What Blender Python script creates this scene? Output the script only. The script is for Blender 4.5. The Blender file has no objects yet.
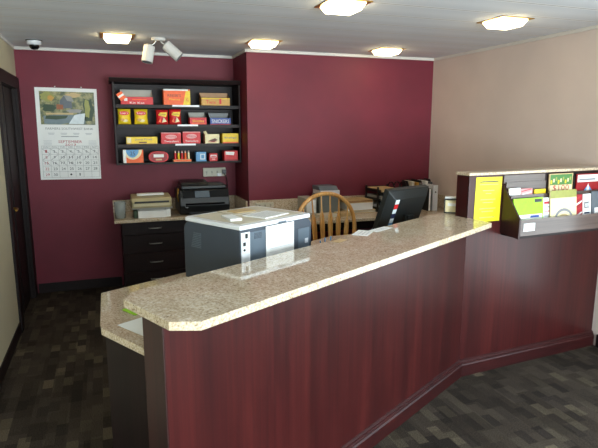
import bpy, bmesh, math, random
from mathutils import Matrix, Vector
random.seed(7)
PI = math.pi
col = bpy.context.scene.collection

# ------------------------------------------------------------------ frames
U = Vector((.8763, .4818, 0)); N = Vector((-.4818, .8763, 0))      # along the main counter / towards the staff side
AU = math.atan2(.4818, .8763)
def P(u, n, z=0.): return U * u + N * n + Vector((0, 0, z))
F0 = Vector((2.21, 2.862, 0)); AA = math.radians(4.3)              # fold of the counter, angled wing
A = Vector((math.cos(AA), math.sin(AA), 0)); B = Vector((-math.sin(AA), math.cos(AA), 0))
def Q(s, o, z=0.): return F0 + A * s + B * o + Vector((0, 0, z))
XL, XR, YB, YF, XJ, H, Y0 = -.746, 3.53, 5.89, 5.316, 1.377, 2.44, -2.6
def meet(o1, o2):      # point with N.p = o1 and B.p = B.F0 + o2
    b = B.dot(F0) + o2
    d = N.x * B.y - N.y * B.x
    return Vector(((o1 * B.y - N.y * b) / d, (N.x * b - o1 * B.x) / d, 0))
def atwall(o, x=XR): return Q(((x - F0.x) + B.x * -o) / A.x, o)

# ------------------------------------------------------------------ materials
MT = {}
def base(name, rough=.5, metal=0., coat=0., spec=.5):
    m = bpy.data.materials.new(name); m.use_nodes = True
    nt = m.node_tree; b = nt.nodes['Principled BSDF']
    b.inputs['Roughness'].default_value = rough; b.inputs['Metallic'].default_value = metal
    b.inputs['Coat Weight'].default_value = coat; b.inputs['Coat Roughness'].default_value = .2
    b.inputs['Specular IOR Level'].default_value = spec
    MT[name] = m
    return m, nt, b
def lin(c):
    return tuple((x / 12.92 if x <= .04045 else ((x + .055) / 1.055) ** 2.4) for x in [v / 255 for v in c]) + (1,)
def node(nt, t, **k):
    n = nt.nodes.new(t)
    for a, v in k.items():
        if a in n.inputs: n.inputs[a].default_value = v
        else: setattr(n, a, v)
    return n
def ramp(nt, fac, stops, interp='LINEAR'):
    r = nt.nodes.new('ShaderNodeValToRGB'); r.color_ramp.interpolation = interp
    e = r.color_ramp.elements
    while len(e) < len(stops): e.new(.5)
    for i, (p, c) in enumerate(stops): e[i].position = p; e[i].color = lin(c)
    nt.links.new(fac, r.inputs[0]); return r.outputs[0]
def coords(nt, scale=(1, 1, 1), rot=(0, 0, 0), kind='Object'):
    tc = nt.nodes.new('ShaderNodeTexCoord'); mp = nt.nodes.new('ShaderNodeMapping')
    mp.inputs['Scale'].default_value = scale; mp.inputs['Rotation'].default_value = rot
    nt.links.new(tc.outputs[kind], mp.inputs[0]); return mp.outputs[0]
def bump(nt, b, h, s=.2, d=.002):
    n = nt.nodes.new('ShaderNodeBump'); n.inputs['Strength'].default_value = s; n.inputs['Distance'].default_value = d
    nt.links.new(h, n.inputs['Height']); nt.links.new(n.outputs[0], b.inputs['Normal'])
def plain(name, c, rough=.5, metal=0., var=.06, scale=6., coat=0., spec=.5, bmp=0.):
    m, nt, b = base(name, rough, metal, coat, spec)
    no = node(nt, 'ShaderNodeTexNoise', Scale=scale, Detail=4.)
    nt.links.new(coords(nt), no.inputs['Vector'])
    lo = tuple(max(0, v * (1 - var)) for v in c); hi = tuple(min(255, v * (1 + var)) for v in c)
    nt.links.new(ramp(nt, no.outputs[0], [(.3, lo), (.7, hi)]), b.inputs['Base Color'])
    if bmp: bump(nt, b, no.outputs[0], bmp)
    return m
def mixc(nt, f, a, b_, blend='MIX'):
    m = nt.nodes.new('ShaderNodeMix'); m.data_type = 'RGBA'; m.blend_type = blend
    for s, v in ((0, f), (6, a), (7, b_)):
        if isinstance(v, (int, float, tuple)): m.inputs[s].default_value = v
        else: nt.links.new(v, m.inputs[s])
    return m.outputs[2]
def wood(name, dark, mid, light, axis='z', rough=.3, coat=.3, k=1., spec=.5):
    m, nt, b = base(name, rough, 0, coat, spec)
    sc = {'z': (9 * k, 9 * k, .7 * k), 'x': (.7 * k, 9 * k, 9 * k), 'y': (9 * k, .7 * k, 9 * k)}[axis]
    v = coords(nt, sc)
    n1 = node(nt, 'ShaderNodeTexNoise', Scale=1., Detail=6., Roughness=.6, Distortion=.6); nt.links.new(v, n1.inputs['Vector'])
    sc2 = tuple(x * 9 if x > 2 else x * 2 for x in sc)
    n2 = node(nt, 'ShaderNodeTexNoise', Scale=1., Detail=3.); nt.links.new(coords(nt, sc2), n2.inputs['Vector'])
    c1 = ramp(nt, n1.outputs[0], [(.28, dark), (.5, mid), (.74, light)])
    c2 = ramp(nt, n2.outputs[0], [(.3, (190, 190, 190)), (.7, (255, 255, 255))])
    nt.links.new(mixc(nt, .7, c1, c2, 'MULTIPLY'), b.inputs['Base Color'])
    return m
def granite(name, k=1.):
    m, nt, b = base(name, .05, 0, .0, .55)
    v = coords(nt)
    n1 = node(nt, 'ShaderNodeTexNoise', Scale=110., Detail=4., Roughness=.65); nt.links.new(v, n1.inputs['Vector'])
    n2 = node(nt, 'ShaderNodeTexVoronoi', Scale=190.); nt.links.new(v, n2.inputs['Vector'])
    n3 = node(nt, 'ShaderNodeTexNoise', Scale=9., Detail=3.); nt.links.new(v, n3.inputs['Vector'])
    c1 = ramp(nt, n1.outputs[0], [(.30, (124, 104, 84)), (.40, (196, 178, 152)), (.55, (222, 208, 186)), (.72, (238, 232, 220))])
    c2 = ramp(nt, n2.outputs['Color'], [(.06, (130, 112, 96)), (.2, (238, 232, 225)), (1, (255, 255, 255))])
    c3 = ramp(nt, n3.outputs[0], [(.3, (225, 215, 205)), (.7, (255, 255, 255))])
    c = mixc(nt, .8, c1, c2, 'MULTIPLY'); c = mixc(nt, .6, c, c3, 'MULTIPLY')
    nt.links.new(c, b.inputs['Base Color'])
    return m
def glow(name, c, s):
    m, nt, b = base(name, .4)
    b.inputs['Base Color'].default_value = lin(c); b.inputs['Emission Color'].default_value = lin(c)
    b.inputs['Emission Strength'].default_value = s
    return m

plain('paint_wine', (110, 28, 46), .62, var=.05, scale=3, bmp=.03)
plain('paint_beige', (214, 198, 190), .7, var=.02, scale=2)
plain('paint_cream', (190, 182, 155), .7, var=.02, scale=2)
plain('trim_white', (214, 210, 204), .5, var=.02)
plain('darkwood_plain', (26, 14, 14), .55, var=.15, scale=20, spec=.25)
plain('darkwood_matte', (34, 22, 20), .8, var=.15, scale=20, spec=.1)
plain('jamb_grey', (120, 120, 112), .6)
wood('mahogany', (44, 12, 13), (62, 18, 18), (76, 25, 23), 'z', .36, .12, .8, .4)
wood('mahogany_h', (36, 10, 11), (52, 16, 16), (64, 22, 20), 'x', .42, .0, 1., .35)
wood('mahogany_dark', (30, 12, 12), (48, 20, 19), (60, 26, 23), 'z', .4, .1)  # darker mahogany; on the counter end it paints the unlit side into the colour
wood('espresso', (20, 10, 11), (30, 15, 16), (40, 21, 21), 'z', .5, .0, 1., .3)
wood('espresso_h', (20, 10, 11), (32, 17, 18), (42, 23, 23), 'x', .5, .0, 1., .3)
wood('rack_gray', (78, 64, 60), (94, 78, 73), (108, 92, 86), 'x', .22, .5)
wood('oak', (200, 134, 62), (230, 166, 88), (240, 192, 120), 'z', .35, .3, 2.)
granite('granite')
plain('white_plastic', (224, 226, 230), .35, var=.01)
plain('paper', (236, 236, 234), .75, var=.015)
plain('paper_cream', (206, 196, 176), .75, var=.05)
plain('paper_grey', (168, 166, 160), .7, var=.05)
plain('ink', (60, 60, 66), .7, var=.0)
plain('ink_pale', (178, 180, 186), .7, var=.0)
plain('ink_grey', (128, 128, 132), .7, var=.0)
plain('ink_red', (176, 40, 52), .7, var=.0)
plain('copier_dark', (58, 66, 78), .42, var=.03)
plain('copier_mid', (88, 100, 112), .42, var=.03)
plain('port_black', (14, 15, 17), .4, var=.05)
plain('black_plastic', (20, 21, 22), .35, var=.1)
plain('black_gloss', (10, 10, 11), .1, var=.05)
plain('monitor_black', (24, 28, 29), .38, var=.08)
plain('screen', (8, 10, 14), .12, var=.0)
plain('beige_plastic', (176, 162, 122), .45, var=.03)
plain('beige_pale', (198, 188, 152), .45, var=.03)
plain('metal', (180, 178, 172), .3, 1., var=.03)
plain('brass', (196, 152, 70), .3, 1., var=.05)
plain('black_metal', (16, 16, 17), .4, .3, var=.1)
plain('grey_plastic', (112, 116, 112), .5, var=.05)
plain('ivory', (196, 190, 170), .45, var=.02)
for nm, c in dict(yellow=(236, 200, 30), yellow_sheet=(226, 214, 30), lime=(150, 208, 30), red=(206, 30, 34), deepred=(150, 18, 26), orange=(238, 96, 24), gold=(196, 148, 62),
                  blue=(40, 72, 150), skyblue=(90, 150, 200), brown=(96, 44, 26), cardboard=(160, 120, 78), cream=(228, 214, 168), green=(70, 120, 60), tan=(196, 168, 120), pink=(222, 150, 150),
                  darkgreen=(44, 66, 38), olive=(150, 150, 76), slate=(92, 98, 106), foam=(214, 222, 226), water=(110, 126, 132), rust=(150, 84, 44), roofgrey=(146, 144, 140), navy=(26, 34, 70)).items():
    plain('c_' + nm, c, .5, var=.04, scale=30)
# ceiling boards
m, nt, b = base('ceiling_boards', .75)
v = coords(nt)
sep = nt.nodes.new('ShaderNodeSeparateXYZ'); nt.links.new(v, sep.inputs[0])
def math_(op, a, b_=0., c_=0.):
    n = nt.nodes.new('ShaderNodeMath'); n.operation = op
    for i, q in enumerate((a, b_, c_)):
        if isinstance(q, (int, float)): n.inputs[i].default_value = q
        else: nt.links.new(q, n.inputs[i])
    return n.outputs[0]
fr = math_('FRACT', math_('MULTIPLY', sep.outputs[1], 1 / .31))
d = math_('ABSOLUTE', math_('SUBTRACT', fr, .5))
seam = ramp(nt, d, [(.0, (226, 229, 234)), (.42, (218, 221, 226)), (.45, (240, 241, 242)), (.475, (246, 246, 246)), (.488, (168, 168, 170))])
nt.links.new(seam, b.inputs['Base Color'])
# carpet
m, nt, b = base('carpet', .95, spec=.1)
v = coords(nt, (1, 1, 1), (0, 0, math.radians(90)))
def brick(sx, w, h, off, seed):
    vv = nt.nodes.new('ShaderNodeVectorMath'); vv.operation = 'ADD'; vv.inputs[1].default_value = seed
    nt.links.new(v, vv.inputs[0])
    br = nt.nodes.new('ShaderNodeTexBrick'); br.offset = off
    br.inputs['Color1'].default_value = (0, 0, 0, 1); br.inputs['Color2'].default_value = (1, 1, 1, 1); br.inputs['Mortar'].default_value = (.5, .5, .5, 1)
    br.inputs['Scale'].default_value = sx; br.inputs['Brick Width'].default_value = w; br.inputs['Row Height'].default_value = h
    br.inputs['Mortar Size'].default_value = 0.; br.inputs['Bias'].default_value = 0.
    nt.links.new(vv.outputs[0], br.inputs['Vector']); return br.outputs['Color']
b1 = brick(1., .125, .062, .37, (5, 5, 0)); b2 = brick(1., .19, .1, .5, (8.03, 3.3, 0))
c1 = ramp(nt, b1, [(.0, (70, 62, 56)), (.3, (84, 74, 65)), (.6, (93, 82, 71)), (.86, (96, 86, 74)), (.93, (112, 101, 84)), (1., (130, 117, 98))])
c2 = ramp(nt, b2, [(.0, (188, 186, 186)), (.5, (225, 225, 225)), (1., (255, 255, 255))])
wv = node(nt, 'ShaderNodeTexWave', Scale=34., Distortion=.6); wv.bands_direction = 'X'; nt.links.new(v, wv.inputs['Vector'])
c3 = ramp(nt, wv.outputs[0], [(.2, (180, 180, 180)), (.8, (255, 255, 255))])
ns = node(nt, 'ShaderNodeTexNoise', Scale=160., Detail=3.); nt.links.new(v, ns.inputs['Vector'])
c4 = ramp(nt, ns.outputs[0], [(.35, (150, 150, 150)), (.65, (255, 255, 255))])
cc = mixc(nt, .9, c1, c2, 'MULTIPLY'); cc = mixc(nt, .7, cc, c3, 'MULTIPLY'); cc = mixc(nt, .8, cc, c4, 'MULTIPLY')
nt.links.new(cc, b.inputs['Base Color']); bump(nt, b, ns.outputs[0], .4, .004)
# glass: clear, partly glossy
def glass(name, t=.85, tint=(240, 245, 245)):
    m = bpy.data.materials.new(name); m.use_nodes = True; nt = m.node_tree; nt.nodes.clear()
    o = nt.nodes.new('ShaderNodeOutputMaterial'); mx = nt.nodes.new('ShaderNodeMixShader'); mx.inputs[0].default_value = 1 - t
    tr = nt.nodes.new('ShaderNodeBsdfTransparent'); tr.inputs[0].default_value = lin(tint)
    g = nt.nodes.new('ShaderNodeBsdfPrincipled'); g.inputs['Roughness'].default_value = .08; g.inputs['Base Color'].default_value = lin((200, 205, 205))
    nt.links.new(tr.outputs[0], mx.inputs[1]); nt.links.new(g.outputs[0], mx.inputs[2]); nt.links.new(mx.outputs[0], o.inputs[0])
    MT[name] = m
glass('glass_pane', .94); glass('glass_jar', .62)
glow('lamp_glass', (255, 232, 180), 14.)
# calendar picture (generic mill by a stream)
m, nt, b = base('picture', .4)
v = coords(nt)
n1 = node(nt, 'ShaderNodeTexNoise', Scale=14., Detail=6., Roughness=.7); nt.links.new(v, n1.inputs['Vector'])
nt.links.new(ramp(nt, n1.outputs[0], [(.3, (40, 54, 36)), (.45, (88, 96, 62)), (.56, (150, 144, 92)), (.7, (176, 170, 140))]), b.inputs['Base Color'])

# ------------------------------------------------------------------ mesh builder
_txt = {}
def text_mesh(s):
    if s in _txt: return _txt[s]
    cu = bpy.data.curves.new('t', 'FONT'); cu.body = s; cu.size = 1; cu.align_x = 'CENTER'; cu.align_y = 'CENTER'; cu.resolution_u = 2
    ob = bpy.data.objects.new('t', cu); col.objects.link(ob)
    me = bpy.data.meshes.new_from_object(ob.evaluated_get(bpy.context.evaluated_depsgraph_get()))
    bpy.data.objects.remove(ob); _txt[s] = me
    return me
class MB:
    def __init__(s): s.bm = bmesh.new(); s.mats = []
    def mi(s, m):
        if m not in s.mats: s.mats.append(m)
        return s.mats.index(m)
    def add(s, verts, faces, mat, M=None, smooth=False):
        i = s.mi(mat); vs = [s.bm.verts.new((M @ Vector(v)) if M else Vector(v)) for v in verts]
        for f in faces:
            try:
                q = s.bm.faces.new([vs[k] for k in f]); q.material_index = i; q.smooth = smooth
            except ValueError: pass
        return s
    def box(s, x0, y0, z0, x1, y1, z1, mat, M=None):
        x0, x1 = sorted((x0, x1)); y0, y1 = sorted((y0, y1)); z0, z1 = sorted((z0, z1))
        return s.add([(x0, y0, z0), (x1, y0, z0), (x1, y1, z0), (x0, y1, z0), (x0, y0, z1), (x1, y0, z1), (x1, y1, z1), (x0, y1, z1)],
                     [(0, 3, 2, 1), (4, 5, 6, 7), (0, 1, 5, 4), (1, 2, 6, 5), (2, 3, 7, 6), (3, 0, 4, 7)], mat, M)
    def prism(s, pts, z0, z1, mat, M=None):      # pts (x,y) counter-clockwise
        n = len(pts); ar = sum(pts[i][0] * pts[(i + 1) % n][1] - pts[(i + 1) % n][0] * pts[i][1] for i in range(n))
        if ar < 0: pts = list(pts)[::-1]
        v = [(p[0], p[1], z0) for p in pts] + [(p[0], p[1], z1) for p in pts]
        f = [tuple(range(n))[::-1], tuple(range(n, 2 * n))] + [(i, (i + 1) % n, n + (i + 1) % n, n + i) for i in range(n)]
        return s.add(v, f, mat, M)
    def side(s, pts, x0, x1, mat, M=None):       # profile in (y,z), extruded along x
        R = Matrix(((0, 0, 1, 0), (1, 0, 0, 0), (0, 1, 0, 0), (0, 0, 0, 1)))
        return s.prism(pts, x0, x1, mat, (M @ R) if M else R)
    def cyl(s, p0, p1, r0, r1=None, mat='', seg=24, cap=True, M=None):
        p0, p1 = Vector(p0), Vector(p1); r1 = r0 if r1 is None else r1
        q = (p1 - p0).to_track_quat('Z', 'Y').to_matrix()
        v = []
        for p, r in ((p0, r0), (p1, r1)):
            for k in range(seg):
                a = 2 * PI * k / seg; v.append(p + q @ Vector((r * math.cos(a), r * math.sin(a), 0)))
        s.add(v, [(k, (k + 1) % seg, seg + (k + 1) % seg, seg + k) for k in range(seg)], mat, M, True)
        if cap: s.add(v, [tuple(range(seg))[::-1], tuple(range(seg, 2 * seg))], mat, M)
        return s
    def lathe(s, prof, mat, c=(0, 0, 0), seg=28, M=None):
        v = []; n = len(prof)
        for k in range(seg):
            a = 2 * PI * k / seg
            for r, z in prof: v.append((c[0] + r * math.cos(a), c[1] + r * math.sin(a), c[2] + z))
        f = [(k * n + i, ((k + 1) % seg) * n + i, ((k + 1) % seg) * n + i + 1, k * n + i + 1) for k in range(seg) for i in range(n - 1)]
        return s.add(v, f, mat, M, True)
    def tube(s, pts, r, mat, seg=10, flat=1., M=None):
        pts = [Vector(p) for p in pts]; v = []; n = len(pts)
        up = None
        for i, p in enumerate(pts):
            t = (pts[min(i + 1, n - 1)] - pts[max(i - 1, 0)]).normalized()
            if up is None: up = t.orthogonal().normalized()
            up = (up - t * up.dot(t)).normalized(); w = t.cross(up)
            rr = r[i] if isinstance(r, (list, tuple)) else r
            for k in range(seg):
                a = 2 * PI * k / seg; v.append(p + up * rr * math.cos(a) + w * rr * flat * math.sin(a))
        s.add(v, [(i * seg + k, i * seg + (k + 1) % seg, (i + 1) * seg + (k + 1) % seg, (i + 1) * seg + k) for i in range(n - 1) for k in range(seg)], mat, M, True)
        return s.add(v, [tuple(range(seg))[::-1], tuple(range((n - 1) * seg, n * seg))], mat, M)
    def text(s, t, w, h, mat, M):                # centred in local xy plane of M, fitted into w x h
        me = text_mesh(t)
        xs = [v.co.x for v in me.vertices]; ys = [v.co.y for v in me.vertices]
        if not xs: return s
        cx, cy = (min(xs) + max(xs)) / 2, (min(ys) + max(ys)) / 2
        sx = w / max(1e-6, max(xs) - min(xs)); sy = h / max(1e-6, max(ys) - min(ys)) if h else sx
        return s.add([((v.co.x - cx) * sx, (v.co.y - cy) * sy, 0) for v in me.vertices], [tuple(p.vertices) for p in me.polygons], mat, M)
    def quad(s, x0, y0, x1, y1, mat, M): return s.add([(x0, y0, 0), (x1, y0, 0), (x1, y1, 0), (x0, y1, 0)], [(0, 1, 2, 3)], mat, M)
    def poly(s, pts, mat, M): return s.add([(a, b_, 0) for a, b_ in pts], [tuple(range(len(pts)))], mat, M)
    def build(s, name, parent=None, bevel=0., loc=None, rz=0., seg=2, weld=False):
        me = bpy.data.meshes.new(name)
        s.bm.normal_update(); s.bm.to_mesh(me); s.bm.free()
        for m_ in s.mats: me.materials.append(MT[m_])
        o = bpy.data.objects.new(name, me); col.objects.link(o)
        if parent: o.parent = parent
        if loc is not None: o.location = loc
        o.rotation_euler.z = rz
        if bevel:
            md = o.modifiers.new('bevel', 'BEVEL'); md.width = bevel; md.segments = seg; md.limit_method = 'ANGLE'; md.angle_limit = math.radians(50); md.harden_normals = False
        return o
def face(o, right, up):      # matrix whose local x = right, y = up, origin o
    r = Vector(right).normalized(); u = Vector(up).normalized(); n = r.cross(u)
    return Matrix(((r.x, u.x, n.x, o[0]), (r.y, u.y, n.y, o[1]), (r.z, u.z, n.z, o[2]), (0, 0, 0, 1)))
FR = lambda x, y, z: face((x, y, z), (1, 0, 0), (0, 0, 1))     # a plane facing -Y
def thing(name, label, cat, loc=(0, 0, 0), rz=0., group=None):
    o = bpy.data.objects.new(name, None); o.empty_display_size = .1; col.objects.link(o)
    o.location = loc; o.rotation_euler.z = rz; o['label'] = label; o['category'] = cat
    if group: o['group'] = group
    return o
def tag(o, label, cat, group=None):
    o['label'] = label; o['category'] = cat
    if group: o['group'] = group
    return o
def struct(o): o['kind'] = 'structure'; return o
def copy_tree(o, parent=None):
    c = o.copy(); col.objects.link(c); c.parent = parent
    for ch in [x for x in col.objects if x.parent == o]: copy_tree(ch, c)
    return c

# ------------------------------------------------------------------ room shell
struct(MB().box(XL - .3, Y0 - .3, -.1, XR + .3, YB + .3, 0, 'carpet').build('floor'))
struct(MB().box(XL - .3, Y0 - .3, H, XR + .3, YB + .3, H + .1, 'ceiling_boards').build('ceiling'))
w = MB().box(XL - .12, YB, 0, XJ, YB + .12, H, 'paint_wine')
struct(w.build('wall_back'))
struct(MB().box(XJ, YF, 0, XR + .12, YB + .12, H, 'paint_wine').build('wall_back_projection'))
RY0, RY1, RZ0, RZ1 = -1.9, 2.45, .25, 2.15
struct(MB().box(XR, Y0, 0, XR + .12, RY0, H, 'paint_beige').box(XR, RY1, 0, XR + .12, YF, H, 'paint_beige').box(XR, RY0, 0, XR + .12, RY1, RZ0, 'paint_beige').box(XR, RY0, RZ1, XR + .12, RY1, H, 'paint_beige').build('wall_right'))
w = MB()
for k in range(4):
    y = RY0 + (RY1 - RY0 - .05) * k / 3; w.box(XR + .03, y, RZ0, XR + .09, y + .05, RZ1, 'metal')
w.box(XR + .03, RY0, RZ0, XR + .09, RY1, RZ0 + .05, 'metal').box(XR + .03, RY0, RZ1 - .05, XR + .09, RY1, RZ1, 'metal').box(XR + .058, RY0, RZ0, XR + .062, RY1, RZ1, 'glass_pane')
struct(w.build('window_2'))
DY0, DY1, DZ = 4.87, 5.73, 2.05
w = MB().box(XL - .12, Y0, 0, XL, DY0, H, 'paint_cream').box(XL - .12, DY0, DZ, XL, DY1, H, 'paint_cream').box(XL - .12, DY1, 0, XL, YB, H, 'paint_cream')
struct(w.build('wall_left'))
# front wall behind the camera with a wide window and a glazed door
WX0, WX1, WZ0, WZ1 = .95, 3.3, .35, 2.2
w = MB().box(XL - .12, Y0 - .12, 0, -.45, Y0, H, 'paint_beige').box(-.45, Y0 - .12, 2.1, .5, Y0, H, 'paint_beige').box(.5, Y0 - .12, 0, WX0, Y0, H, 'paint_beige')
w.box(WX0, Y0 - .12, 0, WX1, Y0, WZ0, 'paint_beige').box(WX0, Y0 - .12, WZ1, WX1, Y0, H, 'paint_beige').box(WX1, Y0 - .12, 0, XR + .12, Y0, H, 'paint_beige')
struct(w.build('wall_front'))
w = MB()
for a, c in ((WX0, WX0 + .05), (WX0 + .76, WX0 + .8), (WX0 + 1.55, WX0 + 1.6), (WX1 - .05, WX1)): w.box(a, Y0 - .09, WZ0, c, Y0 - .03, WZ1, 'metal')
w.box(WX0, Y0 - .09, WZ0, WX1, Y0 - .03, WZ0 + .05, 'metal').box(WX0, Y0 - .09, WZ1 - .05, WX1, Y0 - .03, WZ1, 'metal').box(WX0, Y0 - .062, WZ0, WX1, Y0 - .058, WZ1, 'glass_pane')
struct(w.build('window_1'))
w = MB().box(-.45, Y0 - .09, 0, -.37, Y0 - .03, 2.1, 'metal').box(.42, Y0 - .09, 0, .5, Y0 - .03, 2.1, 'metal').box(-.45, Y0 - .09, 2.02, .5, Y0 - .03, 2.1, 'metal').box(-.45, Y0 - .09, 0, .5, Y0 - .03, .1, 'metal').box(-.37, Y0 - .062, .1, .42, Y0 - .058, 2.02, 'glass_pane')
struct(w.build('door_2'))
# baseboards
def bb(name, pts, mat='darkwood_plain', h=.1, t=.012):
    w = MB()
    for (a, b_) in pts:
        a, b_ = Vector(a), Vector(b_); d_ = (b_ - a); L = d_.length
        w.box(0, 0, 0, L, t, h, mat, Matrix.Translation(a) @ Matrix.Rotation(math.atan2(d_.y, d_.x), 4, 'Z'))
    return struct(w.build(name, bevel=.003))
bb('baseboard_back', [((.10, YB, 0), (XL + .03, YB, 0))])       # thickness grows to the left of the direction
bb('baseboard_left', [((XL, 4.75, 0), (XL, Y0, 0))][:0] + [((XL, 4.75, 0), (XL, 4.75, 0))][:0] or [((XL + .012, Y0, 0), (XL + .012, 4.75, 0))])
bb('baseboard_right', [((XR, Y0, 0), (XR, 2.91, 0))])
# ceiling trim
def crown(name, segs):
    w = MB()
    for x0, y0, x1, y1 in segs: w.box(x0, y0, H - .028, x1, y1, H, 'trim_white')
    return struct(w.build(name, bevel=.004))
crown('trim_1', [(XL, YB - .02, XJ, YB)]); crown('trim_2', [(XJ - .02, YF - .02, XJ, YB - .02)]); crown('trim_3', [(XJ, YF - .02, XR, YF)])
crown('trim_4', [(XR - .012, Y0, XR, YF - .02)]); crown('trim_5', [(XL, Y0, XL + .012, YB - .02)])
# door in the left wall
w = MB().box(XL, 4.75, 0, XL + .02, DY0 + .01, DZ + .1, 'darkwood_plain').box(XL, DY1 - .01, 0, XL + .02, YB - .002, DZ + .1, 'darkwood_plain').box(XL, DY0 + .01, DZ - .01, XL + .02, DY1 - .01, DZ + .1, 'darkwood_plain')
w.box(XL - .12, DY0, 0, XL, DY0 + .015, DZ, 'darkwood_plain').box(XL - .12, 5.29, 0, XL - .03, DY1, DZ, 'darkwood_plain').box(XL - .12, DY0, DZ - .015, XL, DY1, DZ, 'darkwood_plain').box(XL - .0295, DY1 - .012, 0, XL - .0005, DY1 - .0005, DZ - .016, 'darkwood_plain')
df = struct(w.build('door_1', bevel=.002))
MB().box(XL - .1, DY0 + .017, .01, XL - .06, 5.262, DZ - .02, 'darkwood_matte').build('door_leaf', df, .002)
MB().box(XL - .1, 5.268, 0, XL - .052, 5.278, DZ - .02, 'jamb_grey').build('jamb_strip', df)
w = MB().cyl((XL - .06, 5.20, .985), (XL - .05, 5.20, .985), .026, mat='brass').cyl((XL - .05, 5.20, .985), (XL + .0, 5.20, .985), .01, mat='brass', seg=14)
w.tube([(XL - .003, 5.20, .985), (XL + .008, 5.16, .985), (XL + .008, 5.09, .983)], .011, 'brass')
w.build('door_handle', df)

# ------------------------------------------------------------------ reception counter
UE = .966; NP = N.dot(F0); ZT = 1.105
rc = thing('reception_counter', 'mahogany panelled reception counter with an angled right wing and stepped base molding', 'counter', (F0.x, F0.y, 0))
inv = Matrix.Translation(-Vector((F0.x, F0.y, 0)))
inner = meet(NP + .12, .12)
main = [P(UE, NP), F0, inner, P(UE, NP + .12)]
MB().prism([(p.x, p.y) for p in main], .0, ZT - .032, 'mahogany', inv).build('front_panel', rc, .002)
e0, e1 = atwall(0, XR - .002), atwall(.12, XR - .002)
MB().prism([(p.x, p.y) for p in (Q(.0005, 0), e0, e1, Q(.0005, .12))], 0, 1.376, 'mahogany', inv).build('angled_panel', rc, .002)
MB().box(UE - .006, NP + .001, 0, UE, NP + .119, ZT - .033, 'mahogany_dark', inv @ Matrix.Rotation(AU, 4, 'Z')).build('end_panel', rc, .0015)  # unlit end of the counter, its shade put into a darker wood colour
# base molding with a stepped bead
def molding(a, b_, ma, mb):
    prof = [(0, 0), (-.026, 0), (-.026, .078), (-.020, .086), (-.020, .092), (-.014, .096), (-.012, .106), (-.004, .112), (0, .114)]
    return prof
mo = MB(); prof = molding(0, 0, 0, 0); rows = []
for o, z in prof:
    c = meet(NP + o, o); s0 = P(UE - .002, NP + o); s1 = atwall(o, XR - .002)
    rows.append([Vector((q.x, q.y, z)) for q in (s0, c, s1)])
vs = [v for r in rows for v in r]; n = len(prof)
fs = [(i * 3 + k, i * 3 + k + 1, (i + 1) * 3 + k + 1, (i + 1) * 3 + k) for i in range(n - 1) for k in range(2)] + [tuple(i * 3 for i in range(n))]
mo.add([v for v in vs], fs, 'mahogany_h', inv); bmesh.ops.recalc_face_normals(mo.bm, faces=mo.bm.faces)
mo.build('base_molding', rc)
# upper granite top
tip = Vector((2.237, 2.657, 0)); bk = meet(1.687, .34); wl = atwall(.34, XR - .005); wl2 = atwall(.13, XR - .005)
ZT -= .0008
pts = [P(.905, 1.325), P(.972, 1.252), tip, Q(.01, -.006), Q(-.006, -.006), Q(-.006, .13), wl2, wl, bk, P(1.0, 1.687), P(.93, 1.625)]
g = MB().prism([(p.x, p.y) for p in pts], ZT - .03, ZT, 'granite').build('granite_countertop', bevel=.003)
tag(g, 'polished speckled beige granite slab on top of the long main reception counter', 'countertop')
pts = [Q(-.008, -.008), atwall(-.008, XR - .005), atwall(.125, XR - .005), Q(-.008, .125)]
g = MB().prism([(p.x, p.y) for p in pts], 1.378, 1.397, 'granite').build('granite_countertop', bevel=.003)
tag(g, 'narrow granite ledge capping the raised wing above the brochure rack', 'countertop')

ZT += .0008
# lower staff desk
ZD = .90
dk = thing('staff_desk', 'lower granite topped work desk behind the reception counter, dark end panel at left', 'desk', (P(1.2, 1.9).x, P(1.2, 1.9).y, 0), AU)
def dl(u, n): return (u - 1.2, n - 1.9)
nb = NP + .122
dwl = meet(nb, .1265)
dpt = [(1.0, nb), (1.0, 1.93), (1.02, 1.975), (1.235, 2.36), (3.05, 2.36)]
pw = [(p.dot(U), p.dot(N)) for p in (atwall(.72, XR - .005), atwall(.1265, XR - .005), meet(nb, .1265))]
MB().prism([dl(*p) for p in dpt + pw], ZD - .03, ZD - .0008, 'granite').build('desktop', dk, .003)
MB().box(1.0 - 1.2, nb - 1.9, ZD + .001, 3.25 - 1.2, nb + .02 - 1.9, ZT - .032, 'granite').build('backsplash', dk, .002)
MB().prism([dl(*p) for p in ((1.03, nb + .001), (1.03, 1.955), (1.26, 2.33), (1.75, 2.33), (1.75, nb + .001))], 0, ZD - .031, 'espresso').build('cabinet', dk, .002)
MB().box(2.9 - 1.2, nb + .001 - 1.9, 0, 2.93 - 1.2, 2.3 - 1.9, ZD - .031, 'espresso').build('support_panel', dk, .002)

# brochure rack
rk = thing('brochure_rack', 'wall hung dark wood brochure rack stepped in tiers on the raised wing', 'rack', Q(.287, -.0015), AA)
RW = (XR - .012 - F0.x) / A.x - .287 - .0
RW = (atwall(-.16, XR - .006) - Q(.287, -.16)).dot(A)
prof = [(0, .985), (-.162, .965), (-.165, 1.095), (0, 1.315)]
MB().side(prof, 0, .014, 'mahogany_dark').build('side_panel', rk, .0015)
MB().side(prof, RW - .014, RW, 'mahogany_dark').build('side_panel', rk, .0015)
MB().box(.014, -.162, .967, RW - .014, 0, .982, 'espresso_h').build('bottom_panel', rk)
f = MB().box(.0145, -.163, .983, RW - .0145, -.150, 1.092, 'rack_gray').build('front_lip', rk, .0015)
tiers = [(-.062, 1.243, RW - .0145), (-.014, 1.325, .375)]
for y, z, xe in tiers:
    MB().box(.0145, y - .006, z - .085, xe, y + .004, z, 'rack_gray').build('tier_divider', rk, .001)
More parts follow.
